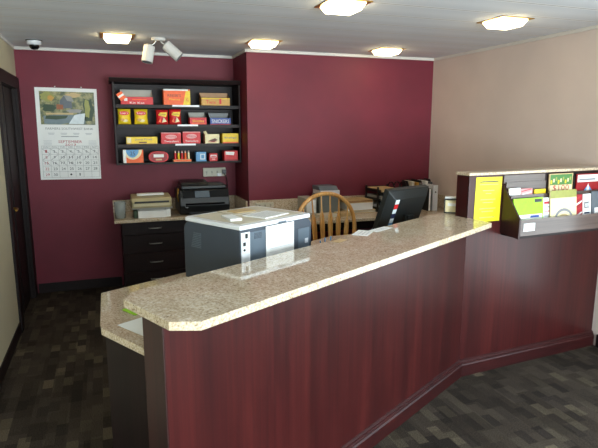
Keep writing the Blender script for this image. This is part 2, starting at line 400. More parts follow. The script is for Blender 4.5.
MB().box(.0145, -.148, .983, RW - .0145, -.070, 1.0, 'espresso_h').box(.0145, -.057, 1.15, RW - .0145, -.0205, 1.16, 'espresso_h').build('tier_floor', rk)
MB().box(.0, -.008, 1.316, .375, -.001, 1.372, 'rack_gray').box(.0145, -.008, .983, .375, -.001, 1.315, 'rack_gray').build('back_board', rk)
MB().box(.376, -.008, .983, RW - .0145, -.001, 1.372, 'espresso').build('back_board', rk)
for x in (.635, .93): MB().box(x, -.030, 1.18, x + .012, -.0085, 1.345, 'espresso').build('tier_partition', rk)
w = MB().quad(-.05, -.026, .05, .026, 'paper', FR(0, 0, 0))
for k in range(3): w.quad(-.04, .012 - k * .012, .03 - .01 * k, .014 - k * .012, 'ink_pale', FR(0, -.0005, 0))
o = w.build('paper_label', loc=Q(.287 + .09, -.1665, 1.041), rz=AA)
tag(o, 'blank looking white paper label stuck on the front lip of the brochure rack', 'label')
RQ = Q(.287, -.0015)
def brochure(x0, x1, y, z0, z1, matn, deco, label, grp, tilt=.10, cat='brochure', t=.008):
    w = MB(); W, Hh = x1 - x0, z1 - z0
    M = Matrix.Rotation(-tilt, 4, 'X')
    w.box(-W / 2, -t / 2, 0, W / 2, t / 2, Hh, matn, M)
    F = M @ face((0, -t / 2 - .0006, 0), (1, 0, 0), (0, 0, 1))
    deco(w, W, Hh, F)
    p = RQ + A * ((x0 + x1) / 2) + B * y
    o = w.build('brochure', loc=(p.x, p.y, z0), rz=AA); return tag(o, label, cat, grp)
def off(F, d): return F @ Matrix.Translation((0, 0, d))
def d_lime(w, W, h, F):
    w.quad(-W / 2 + .005, .08, W / 2 - .01, h * .50, 'paper', F)
    w.quad(W * .2, h * .86, W * .45, h * .96, 'ink', F)
    for k in range(6):
        a = .5 + k * .4; w.poly([(-.02 + .04 * math.cos(a), h * .78 + .012 * math.sin(a)), (-.02 + .06 * math.cos(a), h * .78 + .026 * math.sin(a)), (-.017 + .06 * math.cos(a), h * .78 + .026 * math.sin(a))], 'c_darkgreen', off(F, .0003))
    w.quad(W * .05, h * .40, W * .35, h * .47, 'c_blue', off(F, .0004))
def d_pink(w, W, h, F):
    for k in range(6): w.quad(-W * .4, h * (.12 + .14 * k), W * (.25 + .1 * (k % 2)), h * (.17 + .14 * k), 'c_pink' if k % 2 else 'ink_pale', F)
    w.quad(-W * .4, h * .8, W * .4, h * .88, 'ink_red', off(F, .0003))
def d_bldg(w, W, h, F):
    w.quad(-W * .5, h * .8, W * .5, h, 'c_olive', F)
    for k in range(3): w.poly([(W * .36 * math.cos(a) * (1 - k * .2), h * .22 + h * .3 * math.sin(a) * (1 - k * .25)) for a in [i * PI / 10 for i in range(11)]], ('ink_grey', 'c_cream', 'c_tan')[k], off(F, .0003 + .0003 * k))
    w.quad(-W * .36, h * .12, W * .36, h * .24, 'ink_grey', off(F, .001))
def d_dark(w, W, h, F):
    for k in range(5): w.poly([(-W * .45, h * (.1 + .18 * k)), (W * .4, h * (.22 + .18 * k)), (W * .4, h * (.27 + .18 * k)), (-W * .45, h * (.16 + .18 * k))], 'paper' if k % 2 else 'ink_red', F)
def d_white(w, W, h, F):
    w.quad(-W * .35, h * .1, W * .35, h * .42, 'c_navy', F); w.quad(-W * .35, h * .55, W * .3, h * .75, 'ink', F); w.text('88', W * .5, h * .14, 'paper', off(F @ Matrix.Translation((0, h * .65, 0)), .0004))
def d_blue(w, W, h, F): w.quad(-W * .3, h * .2, W * .3, h * .5, 'paper', F)
def d_100(w, W, h, F):
    w.quad(-W * .46, h * .62, W * .46, h * .97, 'c_green', F)
    for k in range(9): w.quad(-W * .44 + W * .1 * k, h * (.66 + .05 * (k % 3)), -W * .38 + W * .1 * k, h * (.78 + .05 * (k % 3)), ('c_yellow', 'c_cream', 'c_olive')[k % 3], off(F, .0003))
    w.quad(-W * .46, h * .15, W * .46, h * .6, 'c_cream', F)
    w.text('$100', W * .7, h * .22, 'ink_red', off(F @ Matrix.Translation((0, h * .5, 0)), .0005))
def d_red(w, W, h, F):
    w.quad(-W * .46, h * .7, W * .46, h * .96, 'paper', F); w.poly([(-W * .4, h * .1), (W * .4, h * .1), (0, h * .6)], 'c_skyblue', F)
    w.poly([(-W * .12, h * .2), (W * .12, h * .2), (0, h * .65)], 'paper', off(F, .0004)); w.quad(-W * .4, h * .76, W * .3, h * .82, 'ink_grey', off(F, .0004))
g1 = 'leaflets in the front row of the rack'; g2 = 'leaflets in the middle row of the rack'; g3 = 'booklets in the top row of the rack'
y1 = -.105
brochure(.016, .283, y1, 1.0015, 1.222, 'c_lime', d_lime, 'lime green leaflet with a white lower band, leftmost in front row of rack', g1)
brochure(.288, .385, y1 + .007, 1.0015, 1.215, 'paper', d_pink, 'white leaflet with red and pink lines beside the lime green one', g1)
brochure(.340, .592, y1 - .010, 1.0015, 1.262, 'c_cream', d_bldg, 'tall pale yellow booklet with a grey arched emblem in front row of rack', g1)
brochure(.597, .665, y1, 1.0015, 1.222, 'c_deepred', d_dark, 'narrow dark red leaflet with white diagonal stripes in front row', g1)
brochure(.670, .752, y1, 1.0015, 1.222, 'paper', d_white, 'white leaflet with a navy square and dark number block in front row', g1)
brochure(.760, .90, y1, 1.0015, 1.236, 'c_slate', d_blue, 'slate blue leaflet with a white box, rightmost of front row in view', g1)
y2 = -.045
brochure(.016, .115, y2, 1.161, 1.287, 'paper', d_blue, 'white and blue leaflet at the left end of the middle row', g2, .04)
brochure(.120, .225, y2, 1.161, 1.280, 'c_pink', d_dark, 'pink and red leaflet second in the middle row behind the lime one', g2, .04)
brochure(.245, .350, y2, 1.161, 1.270, 'c_yellow', d_blue, 'small yellow topped leaflet peeking behind white leaflet in middle row', g2, .04)
y3 = -.0235
brochure(.40, .632, y3, 1.162, 1.368, 'c_tan', d_100, 'green and cream booklet with red $100 lettering in the top row', g3, .02)
brochure(.672, .915, y3, 1.162, 1.358, 'c_deepred', d_red, 'red booklet with white band and blue triangle in the top row', g3, .02)

# yellow notice
w = MB(); yw, yh = .222, .297
w.box(-yw / 2, -.0015, 0, yw / 2, 0, yh, 'c_yellow_sheet')
F = face((0, -.0021, 0), (1, 0, 0), (0, 0, 1))
for k in range(13):
    L = [.12, .16, 0, .1, .05, 0, .13, .09, 0, .14, .1, 0, .13][k]
    if L: w.quad(-L / 2, yh - .03 - k * .02, L / 2, yh - .0265 - k * .02, 'ink_grey', F)
w.quad(-.08, yh - .034, .08, yh - .028, 'ink', off(F, .0004))
o = w.build('notice_sheet', loc=Q(.163, -.0005, 1.068), rz=AA); o.rotation_euler.y = .012
tag(o, 'bright yellow printed notice taped to the end of the raised wing', 'notice')

# small black and cream box on the counter behind the raised wing
t = thing('card_holder', 'small black edged holder of cream cards standing behind raised wing by right wall', 'holder', (Q(0.045, .205).x, Q(.045, .205).y, ZT), -.63)
MB().box(-.055, -.03, 0, -.048, .03, .10, 'black_plastic').box(-.048, -.03, .093, .055, .03, .10, 'black_plastic').box(-.048, -.03, 0, .055, .03, .008, 'black_plastic').box(-.048, .024, .0085, .055, .03, .0925, 'black_plastic').build('frame', t, .001)
MB().box(-.046, -.026, .009, .052, .022, .088, 'c_cream').box(-.03, -.0265, .05, .03, -.026, .07, 'paper').build('cards', t, .001)
MB().box(-.05, -.02, .1005, .05, .02, .112, 'paper').build('card_pad', t, .001)

# ------------------------------------------------------------------ copier
cp = thing('copier', 'dark grey office copier with white lid standing on the desk behind the counter', 'copier', (P(1.655, 1.82).x, P(1.655, 1.82).y, ZD), AU)
CW, CD, CH = .52, .43, .313
r = .05
def rr(x0, x1, h, r, n=6):      # front profile (x,z) with rounded upper corner on the far side
    p = [(x0, 0.012), (x1, 0.012)]
    return p
prof = [(0, .012), (CW, .012)] + [(CW - r + r * math.cos(a), CH - r + r * math.sin(a)) for a in [i * PI / 12 for i in range(7)]] + [(0, CH)]
RX = Matrix(((1, 0, 0, 0), (0, 0, 1, 0), (0, 1, 0, 0), (0, 0, 0, 1)))
body = MB().box(0, 0, .012, CW, CD, CH, 'copier_dark')
es = [e for e in body.bm.edges if (all(abs(v.co.y - CD) < 1e-5 and abs(v.co.z - CH) < 1e-5 for v in e.verts)) or (all(abs(v.co.x - CW) < 1e-5 and abs(v.co.z - CH) < 1e-5 for v in e.verts))]
bmesh.ops.bevel(body.bm, geom=es, offset=.045, segments=6, profile=.5, affect='EDGES')
bo = body.build('body', cp, .004)
MB().box(.006, -.0035, .016, .062, -.0002, CH - .012, 'white_plastic').box(.03, -.0065, .272, .046, -.0037, .295, 'port_black').box(.016, -.0065, .237, .032, -.0037, .255, 'port_black').cyl((.024, -.0065, .217), (.024, -.0037, .217), .006, mat='port_black', seg=12).build('port_panel', cp, .001)
MB().box(.064, -.003, .016, .175, -.0002, CH - .016, 'copier_mid').build('rear_cover', cp, .003)
w = MB()
for k in range(5): w.box(.09, -.0055, .262 + k * .006, .12, -.0032, .265 + k * .006, 'copier_dark').box(.124, -.0055, .262 + k * .006, .14, -.0032, .265 + k * .006, 'copier_dark')
w.build('vent', cp)
MB().box(.41, -.003, .016, CW - .02, -.0002, CH - .05, 'copier_mid').box(.462, -.005, .18, .488, -.0032, .205, 'ink_pale').build('rear_cover', cp, .003)
w = MB()
for k in range(9): w.box(-.0025, .29, .185 + k * .009, -.0003, .37 - .003 * k, .189 + k * .009, 'copier_mid')
w.build('side_vent', cp)
LH = CH + .001
lid = MB().prism([(-.004, -.006), (CW - .02, -.006), (CW - .002, .01), (CW - .002, CD - .02), (CW - .02, CD - .004), (.02, CD - .004), (-.004, CD - .02)], LH, LH + .021, 'white_plastic')
lo = lid.build('lid', cp, .005, seg=3)
MB().box(.03, .03, LH + .0215, CW - .03, CD - .04, LH + .0235, 'paper_cream').build('lid_inset', cp, .001)
MB().box(.255, -.0095, LH + .002, .31, -.0065, LH + .010, 'copier_mid').build('latch', cp)
for x in (.04, CW - .04):
    for y in (.04, CD - .04): MB().cyl((x, y, 0), (x, y, .0125), .015, mat='black_plastic', seg=12).build('foot', cp)
Z = ZD + LH + .0241
def onc(x, y): p = P(1.655 + x, 1.82 + y); return p.x, p.y
w = MB().box(-.1, -.075, 0, .1, .075, .005, 'paper')
for k in range(5): w.quad(-.08, -.05 + k * .022, .07, -.046 + k * .022, 'ink_pale', Matrix.Translation((0, 0, .0056)))
tag(w.build('paper_sheet', loc=(*onc(.30, .125), Z), rz=AU + .12), 'white paper pad lying on the near right of the copier lid', 'paper', 'papers on the copier lid')
w = MB().box(-.07, -.03, 0, .07, .03, .012, 'paper')
tag(w.build('paper_pad', loc=(*onc(.05 + .05, .17), Z), rz=AU + 1.2), 'small thin white pad near the left edge of the copier lid', 'paper', 'papers on the copier lid')
w = MB().box(-.12, -.075, 0, .12, .075, .004, 'paper_cream').box(-.08, -.05, .0042, .05, .04, .008, 'c_tan')
tag(w.build('folder', loc=(*onc(.30, .30), Z), rz=AU - .1), 'cream folder with tan flap at the back of the copier lid', 'folder', 'papers on the copier lid')
# sheet hanging from lid
w = MB().box(0, -.001, 0, .205, 0, .261, 'paper')
F = face((0, -.0016, 0), (1, 0, 0), (0, 0, 1))
for k in range(10): w.quad(.025, .03 + k * .019, [.17, .15, .18, .1][k % 4], .0315 + k * .019, 'ink_pale', F)
p = P(1.655 + .165, 1.82 - .0072)
tag(w.build('taped_notice', loc=(p.x, p.y, ZD + .05), rz=AU), 'white printed sheet hanging down the counter side of the copier', 'paper')

# ------------------------------------------------------------------ monitor
AM = math.radians(20)
mp = Vector((1.91, 3.215, ZD))
mn = thing('computer_monitor', 'black flat computer monitor seen from behind with a strip of colourful stickers', 'monitor', mp, AM)
TT = Matrix.Translation((0, .055, .06)) @ Matrix.Rotation(math.radians(20), 4, 'X')
mw, mh = .43, .345
def hull(w, x0, x1, z0, z1, y0, y1, ins, mat):     # box tapered toward the back (-y)
    v = [(x0, y1, z0), (x1, y1, z0), (x1, y1, z1), (x0, y1, z1), (x0 + ins, y0, z0 + ins), (x1 - ins, y0, z0 + ins), (x1 - ins, y0, z1 - ins), (x0 + ins, y0, z1 - ins)]
    return w.add(v, [(3, 2, 1, 0), (4, 5, 6, 7), (0, 1, 5, 4), (1, 2, 6, 5), (2, 3, 7, 6), (3, 0, 4, 7)], mat, TT)
w = MB().box(-mw / 2, -.022, 0, mw / 2, .018, mh, 'monitor_black', TT); w.build('bezel', mn, .005, seg=3)
w = MB(); hull(w, -mw / 2 + .006, mw / 2 - .006, .006, mh - .006, -.06, -.0222, .045, 'monitor_black'); w.build('rear_housing', mn, .004)
MB().box(-mw / 2 + .02, .0182, .03, mw / 2 - .02, .0195, mh - .02, 'screen', TT).build('screen', mn)
MB().box(-.03, -.105, .012, .03, -.085, .2, 'monitor_black').box(-.03, -.0845, .15, .03, -.062, .2, 'monitor_black').build('stand_neck', mn, .006)
MB().lathe([(0, 0), (.12, 0), (.12, .008), (.09, .014), (0, .016)], 'monitor_black', (0, -.06, 0)).build('stand_base', mn)
w = MB(); cs = ['c_foam', 'c_red', 'c_foam', 'c_navy', 'c_foam', 'c_skyblue', 'c_foam', 'c_blue']
sy = -.0603
for k, c in enumerate(cs):
    z = mh - .085 - k * .035
    if z < .03: break
    w.box(-mw / 2 + .056, sy - .0012, z, -mw / 2 + .093, sy, z + .032, c, TT)
w.build('sticker_strip', mn)

# ------------------------------------------------------------------ windsor chair
CY = 4.10
ch = thing('wooden_chair', 'golden oak bow back chair with arrow spindles behind the reception counter', 'chair', (1.73, CY - .2, 0), 0)
zs = .47
w = MB()
ring = [(.215 * math.copysign(abs(math.cos(a)) ** .75, math.cos(a)), .205 * math.copysign(abs(math.sin(a)) ** .75, math.sin(a))) for a in [2 * PI * k / 32 for k in range(32)]]
w.prism(ring, zs, zs + .035, 'oak'); w.build('seat', ch, .01, seg=3)
hp = []
HT, HW = 1.138, .268
for k in range(33):
    a = PI * k / 32; x = HW * math.cos(a); z = .83 + (HT - .83) * math.sin(a) ** .85
    hp.append((x, .185 + .03 * (z - .5) / .6, z))
hp = [(.185, .16, zs + .02), (.21, .172, .62), (.25, .18, .74)] + hp + [(-.25, .18, .74), (-.21, .172, .62), (-.185, .16, zs + .02)]
MB().tube(hp, .0175, 'oak', 12).build('bow', ch)
for k in range(6):
    f_ = (k - 2.5) / 2.5; xb = f_ * .15; xt = f_ * .205
    zt = .83 + (HT - .83) * max(.0, 1 - (xt / HW) ** 2) ** .42 - .012
    yt = .185 + .03 * (zt - .5) / .6
    n_ = 12; pts_, rad = [], []
    w = MB(); vv = []
    prof = [(0, .008, .008), (.12, .008, .008), (.3, .009, .009), (.42, .02, .006), (.62, .0235, .006), (.72, .02, .006), (.80, .008, .007), (1, .006, .006)]
    for q, wx, wy in prof:
        c = Vector((xb + (xt - xb) * q, .155 + (yt - .155) * q, zs + .03 + (zt - zs - .03) * q))
        for a in range(8): vv.append((c.x + wx * math.cos(a * PI / 4), c.y + wy * math.sin(a * PI / 4), c.z))
    w.add(vv, [(i * 8 + a, i * 8 + (a + 1) % 8, (i + 1) * 8 + (a + 1) % 8, (i + 1) * 8 + a) for i in range(len(prof) - 1) for a in range(8)], 'oak', None, True)
    w.build('spindle', ch)
for sx in (-1, 1):
    for sy_ in (-1, 1):
        a = Vector((sx * .15, sy_ * .14, zs + .003)); b_ = Vector((sx * .21, sy_ * .20, 0))
        MB().tube([b_, b_.lerp(a, .3), b_.lerp(a, .6), a], [.012, .019, .021, .015], 'oak', 12).build('leg', ch)
    MB().tube([(sx * .192, -.18, .16), (sx * .192, 0, .16), (sx * .192, .18, .16)], [.009, .014, .009], 'oak').build('stretcher', ch)
MB().tube([(-.185, 0, .16), (0, 0, .16), (.185, 0, .16)], [.009, .014, .009], 'oak').build('stretcher', ch)

# ------------------------------------------------------------------ bits along the counter's back edge
def sheet(name, u, n, z, w_, h_, rot, mat, label, cat='paper', grp=None, t=.0015, lines=0):
    p = P(u, n); w = MB().box(-w_ / 2, -h_ / 2, 0, w_ / 2, h_ / 2, t, mat)
    for k in range(lines): w.quad(-w_ * .38, -h_ * .35 + k * h_ * .7 / lines, w_ * .3, -h_ * .35 + k * h_ * .7 / lines + .004, 'ink_pale', Matrix.Translation((0, 0, t + .0005)))
    return tag(w.build(name, loc=(p.x, p.y, z), rz=AU + rot), label, cat, grp)
sheet('paper_sheet', 2.44, 1.665, ZT + .0005, .15, .09, .35, 'paper', 'crumpled white slip on the back edge of the counter left of the monitor', lines=3)
sheet('paper_sheet', 2.59, 1.645, ZT + .0025, .17, .06, .0, 'paper', 'long white slip on the counter back edge just below the monitor corner', lines=3)
sheet('sticky_note', 2.19, 1.64, ZT + .0005, .085, .045, .15, 'c_tan', 'small yellowish note on the counter in front of the wooden chair', 'note')
pcx = P(2.222, 1.757)
t = thing('pen_cup', 'small clear cup of blue pens beside the copier', 'cup', (pcx.x, pcx.y, ZD))
MB().lathe([(0, .002), (.033, .002), (.034, .1), (.031, .1), (.030, .006), (0, .006)], 'glass_jar').build('cup', t)
for k in range(5):
    a = k * 1.3; q = Vector((.012 * math.cos(a), .012 * math.sin(a), .008)); e = Vector((.03 * math.cos(a), .03 * math.sin(a), .205 - .012 * k))
    w = MB().cyl(q, q.lerp(e, .84), .0045, mat=['c_blue', 'c_navy', 'paper', 'c_blue', 'c_skyblue'][k], seg=10).cyl(q.lerp(e, .84), e, .0035, mat='c_skyblue', seg=10)
    o = w.build('pen', loc=(pcx.x, pcx.y, ZD + .002)); tag(o, ['blue capped pen leaning left in the cup by the copier', 'navy pen in the cup by the copier', 'white pen in the cup by the copier', 'short blue pen in the cup by the copier', 'shortest pale blue pen in the cup by the copier'][k], 'pen', 'pens in the cup')
# left end of staff desk
p = Vector((.088, 2.10, 0))
p = P(1.172, 1.775)
o = MB().box(-.11, -.135, 0, .11, .135, .002, 'paper').build('paper_sheet', loc=(p.x, p.y, ZD + .0005), rz=AU + .03); tag(o, 'white sheet on the low left end of the staff desk, half under the counter slab', 'paper')
o = MB().box(-.05, -.035, 0, .05, .035, .004, 'c_lime').build('sticky_note', loc=(.088, 2.338, ZD + .0005), rz=-1.05); tag(o, 'lime green note on the left end of the low staff desk', 'note')

# ------------------------------------------------------------------ back alcove cabinet
ZB = .80
ac = thing('drawer_cabinet', 'dark wood four drawer cabinet with long pulls against the back wine wall', 'cabinet', (.12, 5.39, 0))
AW = XJ - .002 - .12
MB().box(0, .02, 0, AW, YB - .002 - 5.39, ZB - .031, 'espresso').build('body', ac, .002)
zz = [.765, .64, .455, .262, .105]
for cx0, cx1 in ((.004, .63), (.636, AW - .004)):
    for k in range(4):
        z1, z0 = zz[k] - .004, zz[k + 1] + .004
        dr = MB().box(cx0, 0, z0, cx1, .0195, z1, 'espresso_h').box(cx0 + .002, -.001, z1 - .003, cx1 - .002, .002, z1 - .0005, 'mahogany_h').build('drawer', ac, .002)  # thin mahogany line paints the highlight on the drawer's top edge
        cx = (cx0 + cx1) / 2 - .005; zc = (z0 + z1) / 2
        MB().tube([(cx - .06, -.0005, zc), (cx - .058, -.022, zc), (cx, -.026, zc), (cx + .058, -.022, zc), (cx + .06, -.0005, zc)], .0055, 'metal', 8).build('handle', dr)
a = MB().box(.055, 5.35, ZB - .03, XJ - .002, YB - .002, ZB - .0008, 'granite').build('granite_countertop', bevel=.003)
tag(a, 'granite top with low backsplash over the drawer cabinet in the alcove', 'countertop')
MB().box(.055, YB - .022, ZB + .001, XJ - .024, YB - .002, .93, 'granite').build('backsplash', a, .002)
MB().box(XJ - .022, 5.35, ZB + .001, XJ - .002, YB - .002, .93, 'granite').build('backsplash', a, .002)

# glass jar, calculator/printer on paper box
t = thing('glass_jar', 'clear glass tumbler at the left end of the alcove counter', 'jar', (.115, 5.49, ZB))
MB().lathe([(0, .004), (.05, .002), (.056, .165), (.052, .165), (.046, .014), (0, .014)], 'glass_jar').build('glass', t)
t = thing('paper_box', 'low white paper stack with a dark edge under the beige machine', 'paper', (.415, 5.53, ZB))
MB().box(-.135, -.12, 0, .135, .12, .07, 'paper').box(-.13, -.118, .071, .13, .12, .088, 'paper_grey').build('paper_stack', t, .002)
MB().box(-.175, -.10, 0, -.138, .12, .075, 'c_darkgreen').build('side_folder', t, .002)
MB().box(.138, -.10, 0, .18, .12, .08, 'paper').build('side_folder', t, .002)
MB().box(-.19, -.11, .0885, .2, .13, .1, 'paper_grey').build('top_board', t, .002)
t = thing('label_printer', 'beige desktop machine with a dark slot and paper on top in the alcove', 'printer', (.415, 5.545, ZB + .1005))
MB().side([(-.14, 0), (-.15, .06), (-.13, .10), (.12, .115), (.14, .1), (.14, 0)], -.19, .19, 'beige_plastic').build('case', t, .006)
MB().box(-.165, -.153, .050, .165, -.1455, .068, 'port_black').build('paper_slot', t)
MB().box(-.175, -.155, .018, .175, -.1455, .044, 'beige_pale').build('front_panel', t, .002)
MB().box(-.13, -.03, .111, .13, .06, .128, 'paper').build('paper_feed', t, .002)

# black all in one printer
t = thing('inkjet_printer', 'black all in one printer on the alcove counter below the snack shelves', 'printer', (.945, 5.60, ZB))
MB().side([(-.17, .03), (-.185, .10), (-.165, .175), (-.13, .255), (.20, .255), (.21, .02), (-.16, .012)], -.255, .255, 'black_plastic').build('body', t, .01, seg=3)
MB().box(-.235, -.135, .2565, .235, .17, .30, 'black_plastic').build('scanner_lid', t, .014, seg=3)
MB().side([(-.08, .3005), (.15, .3005), (.13, .34), (-.06, .325)], -.225, .05, 'black_plastic').build('document_feeder', t, .008)
cpn = MB().add([(-.22, -.166, .178), (.24, -.166, .178), (.24, -.132, .25), (-.22, -.132, .25)], [(0, 1, 2, 3)], 'black_gloss', Matrix.Translation((0, -.006, 0)))
cpn.build('control_panel', t)
MB().add([(-.10, -.166, .180), (.05, -.166, .180), (.05, -.136, .244), (-.10, -.136, .244)], [(0, 1, 2, 3)], 'copier_mid', Matrix.Translation((0, -.008, 0))).build('touch_screen', t)
MB().box(-.2, -.19, .105, .2, -.1855, .125, 'black_gloss').box(-.17, -.25, .02, .17, -.175, .028, 'black_plastic').box(-.17, -.25, .028, .17, -.245, .045, 'black_plastic').build('output_tray', t, .002)
F = FR(-.19, -.1862, .045)
MB().text('hp', .03, .022, 'ink_pale', FR(-.19, -.192, .085)).add([(-.205, -.1915, .07), (-.175, -.1915, .07), (-.175, -.1915, .10), (-.205, -.1915, .10)], [(0, 1, 2, 3)], 'black_gloss').build('badge', t)
MB().tube([(-.262, -.12, .14), (-.27, -.13, .2), (-.262, -.125, .26), (-.258, -.11, .27)], .006, 'brass', 8).build('side_clip', t)

# outlet strips
def outlet(name, loc, w_, h_, label, n):
    t = thing(name, label, 'outlet', loc)
    MB().box(-w_ / 2, -.03, 0, w_ / 2, -.0005, h_, 'ivory').build('housing', t, .004)
    for k in range(n):
        x = -w_ / 2 + w_ * (k + .6) / (n + .2)
        MB().box(x - .006, -.032, h_ * .35, x - .003, -.0302, h_ * .65, 'port_black').box(x + .003, -.032, h_ * .35, x + .006, -.0302, h_ * .65, 'port_black').cyl((x, -.032, h_ * .24), (x, -.0302, h_ * .24), .003, mat='port_black', seg=8).build('socket', t)
    return t
outlet('outlet_strip', (1.135, YB, 1.15), .25, .095, 'ivory outlet strip on the wine wall just under the snack shelves', 4)
outlet('outlet_strip', (1.535, YF - .0225, .865), .19, .05, 'slim pale outlet strip on the granite backsplash behind the copier', 3)
w = MB().box(1.215, YB - .075, 1.18, 1.255, YB - .034, 1.225, 'black_plastic').box(1.16, YB - .06, 1.155, 1.205, YB - .034, 1.185, 'white_plastic')
w.tube([(1.235, YB - .06, 1.18), (1.262, YB - .05, 1.14), (1.275, YB - .035, 1.05), (1.278, YB - .035, .95), (1.285, YB - .04, .86), (1.29, YB - .045, ZB + .006)], .004, 'black_plastic', 8)
tag(w.build('power_cord'), 'black power cord hanging from the outlet strip down to the alcove counter', 'cord')

# ------------------------------------------------------------------ snack shelves
SX0, SX1, SY, SZ0, SZ1 = .112, 1.372, 5.58, 1.314, 2.115
sh = thing('display_shelf', 'dark wood wall shelf unit of four tiers stocked with snacks', 'shelf', (.76, YB, SZ0))
c0 = .76
def SL(x): return x - c0
MB().box(SL(SX0), SY - YB, 0, SL(SX0) + .018, -.002, SZ1 - SZ0, 'espresso').build('side_panel', sh, .002)
MB().box(SL(SX1) - .018, SY - YB, 0, SL(SX1), -.002, SZ1 - SZ0, 'espresso').build('side_panel', sh, .002)
MB().side([(SY - YB - .03, .035), (SY - YB - .01, 0), (-.002, 0), (-.002, .04), (SY - YB - .03, .04)], SL(SX0) - .025, SL(1.3745), 'espresso_h', Matrix.Translation((0, 0, SZ1 - SZ0 + .0005))).build('crown', sh, .002)
MB().box(SL(SX0) + .0185, -.012, .0, SL(SX1) - .0185, -.002, SZ1 - SZ0, 'espresso').build('back_panel', sh)
SH = [1.887, 1.694, 1.501, 1.316]
for z in SH: MB().box(SL(SX0) + .0185, SY - YB, z - SZ0 - (.016 if z > 1.4 else 0), SL(SX1) - .0185, -.0125, z - SZ0 + .018, 'espresso_h').build('shelf_board', sh, .0015)
for (x0, x1, z) in ((.673, .942, 1.888), (.717, .922, 1.695), (.688, .893, 1.502)):
    o = MB().box(0, 0, 0, x1 - x0, .003, .017, 'white_plastic').build('price_rail', loc=(x0, SY - .0035, z)); 
    tag(o, 'white price strip on the front edge of the ' + {1.888: 'top', 1.695: 'second', 1.502: 'third'}[z] + ' snack shelf', 'price strip', 'price strips')
def X(px): return .137 + (px - 116) * .00993
T = [z + .0185 for z in SH]
YS = SY + .02
def fronttext(w, s, W, h, mat, x=0, z=0, y=-.001): w.text(s, W, h, mat, FR(x, y, z))
def snack_box(x0, x1, tier, h, mat, label, deco=None, d=.12, name='snack_box', lean=0., yy=None, group='snacks on the wall shelves'):
    W = X(x1) - X(x0); w = MB().box(-W / 2, 0, 0, W / 2, d, h, mat)
    if deco: deco(w, W, h)
    o = w.build(name, loc=((X(x0) + X(x1)) / 2, yy or YS, T[tier]), rz=lean, bevel=.002)
    return tag(o, label, 'snack box', group)
def tray_box(x0, x1, tier, h, mat, inner, label, deco=None, d=.12, back=1.6, flare=.02):      # open display carton with a raised back flap
    W = X(x1) - X(x0); w = MB()
    w.box(-W / 2, 0, 0, W / 2, .003, h, mat).box(-W / 2, d - .003, 0, W / 2, d, h * back, inner).box(-W / 2, .003, 0, -W / 2 + .003, d - .003, h, mat).box(W / 2 - .003, .003, 0, W / 2, d - .003, h, mat).box(-W / 2 + .003, .003, 0, W / 2 - .003, d - .003, .003, mat)
    w.add([(-W / 2, d - .001, h), (-W / 2, d - .001, h * back), (-W / 2, .02, h)], [(0, 1, 2)], inner); w.add([(W / 2, d - .001, h), (W / 2, d - .001, h * back), (W / 2, .02, h)], [(0, 2, 1)], inner)
    w.box(-W / 2 + .008, .008, .004, W / 2 - .008, d - .008, h * .92, inner)
    if deco: deco(w, W, h)
    o = w.build('snack_box', loc=((X(x0) + X(x1)) / 2, YS, T[tier])); return tag(o, label, 'snack box', 'snacks on the wall shelves')
def q(w, x0, z0, x1, z1, mat, y=-.0006): w.quad(x0, z0, x1, z1, mat, FR(0, y, 0))
def dk1(w, W, h): q(w, -W * .40, h * .45, -W * .3, h * .85, 'paper'); fronttext(w, 'Kit Kat', W * .46, h * .28, 'paper', 0, h * .22); q(w, -W * .15, h * .6, W * .3, h * .72, 'c_orange')
tray_box(121, 151.5, 0, .072, 'c_red', 'paper_grey', 'red display carton with white lettering on top shelf at left', dk1, back=2.05)
w = MB().box(-.03, 0, 0, .03, .02, .075, 'c_orange').box(-.03, -.001, .03, .03, 0, .05, 'paper'); o = w.build('snack_bar', loc=(X(123.5), YS - .0215, T[0] + .022)); o.rotation_euler.y = -.6; o.location.z += .024
tag(o, 'orange wrapped bar tilted at the left end of the top shelf', 'snack', None)
def dk2(w, W, h):
    fronttext(w, "REESE'S", W * .5, h * .16, 'c_brown', -W * .1, h * .6); fronttext(w, 'Pieces', W * .4, h * .12, 'c_yellow', -W * .1, h * .36)
    w.poly([(W * .22, 0), (W * .5, 0), (W * .5, h * .9), (W * .34, h * .9)], 'c_yellow', FR(0, -.0008, 0)); fronttext(w, 'XL', W * .13, h * .22, 'c_red', W * .39, h * .35, -.0014); q(w, -W * .5, h * .9, W * .42, h, 'paper')
snack_box(162, 188.5, 0, .155, 'c_orange', 'tall orange and yellow candy box in the middle of the top shelf', dk2, .12)
def dk3(w, W, h):
    fronttext(w, 'Twix', W * .36, h * .5, 'c_red', -W * .17, h * .45); q(w, W * .12, h * .2, W * .2, h * .9, 'c_red'); q(w, -W * .5, h * .88, W * .5, h, 'c_yellow')
tray_box(200, 229.5, 0, .075, 'c_gold', 'c_cardboard', 'gold open candy carton at the right end of the top shelf', dk3, back=1.75)
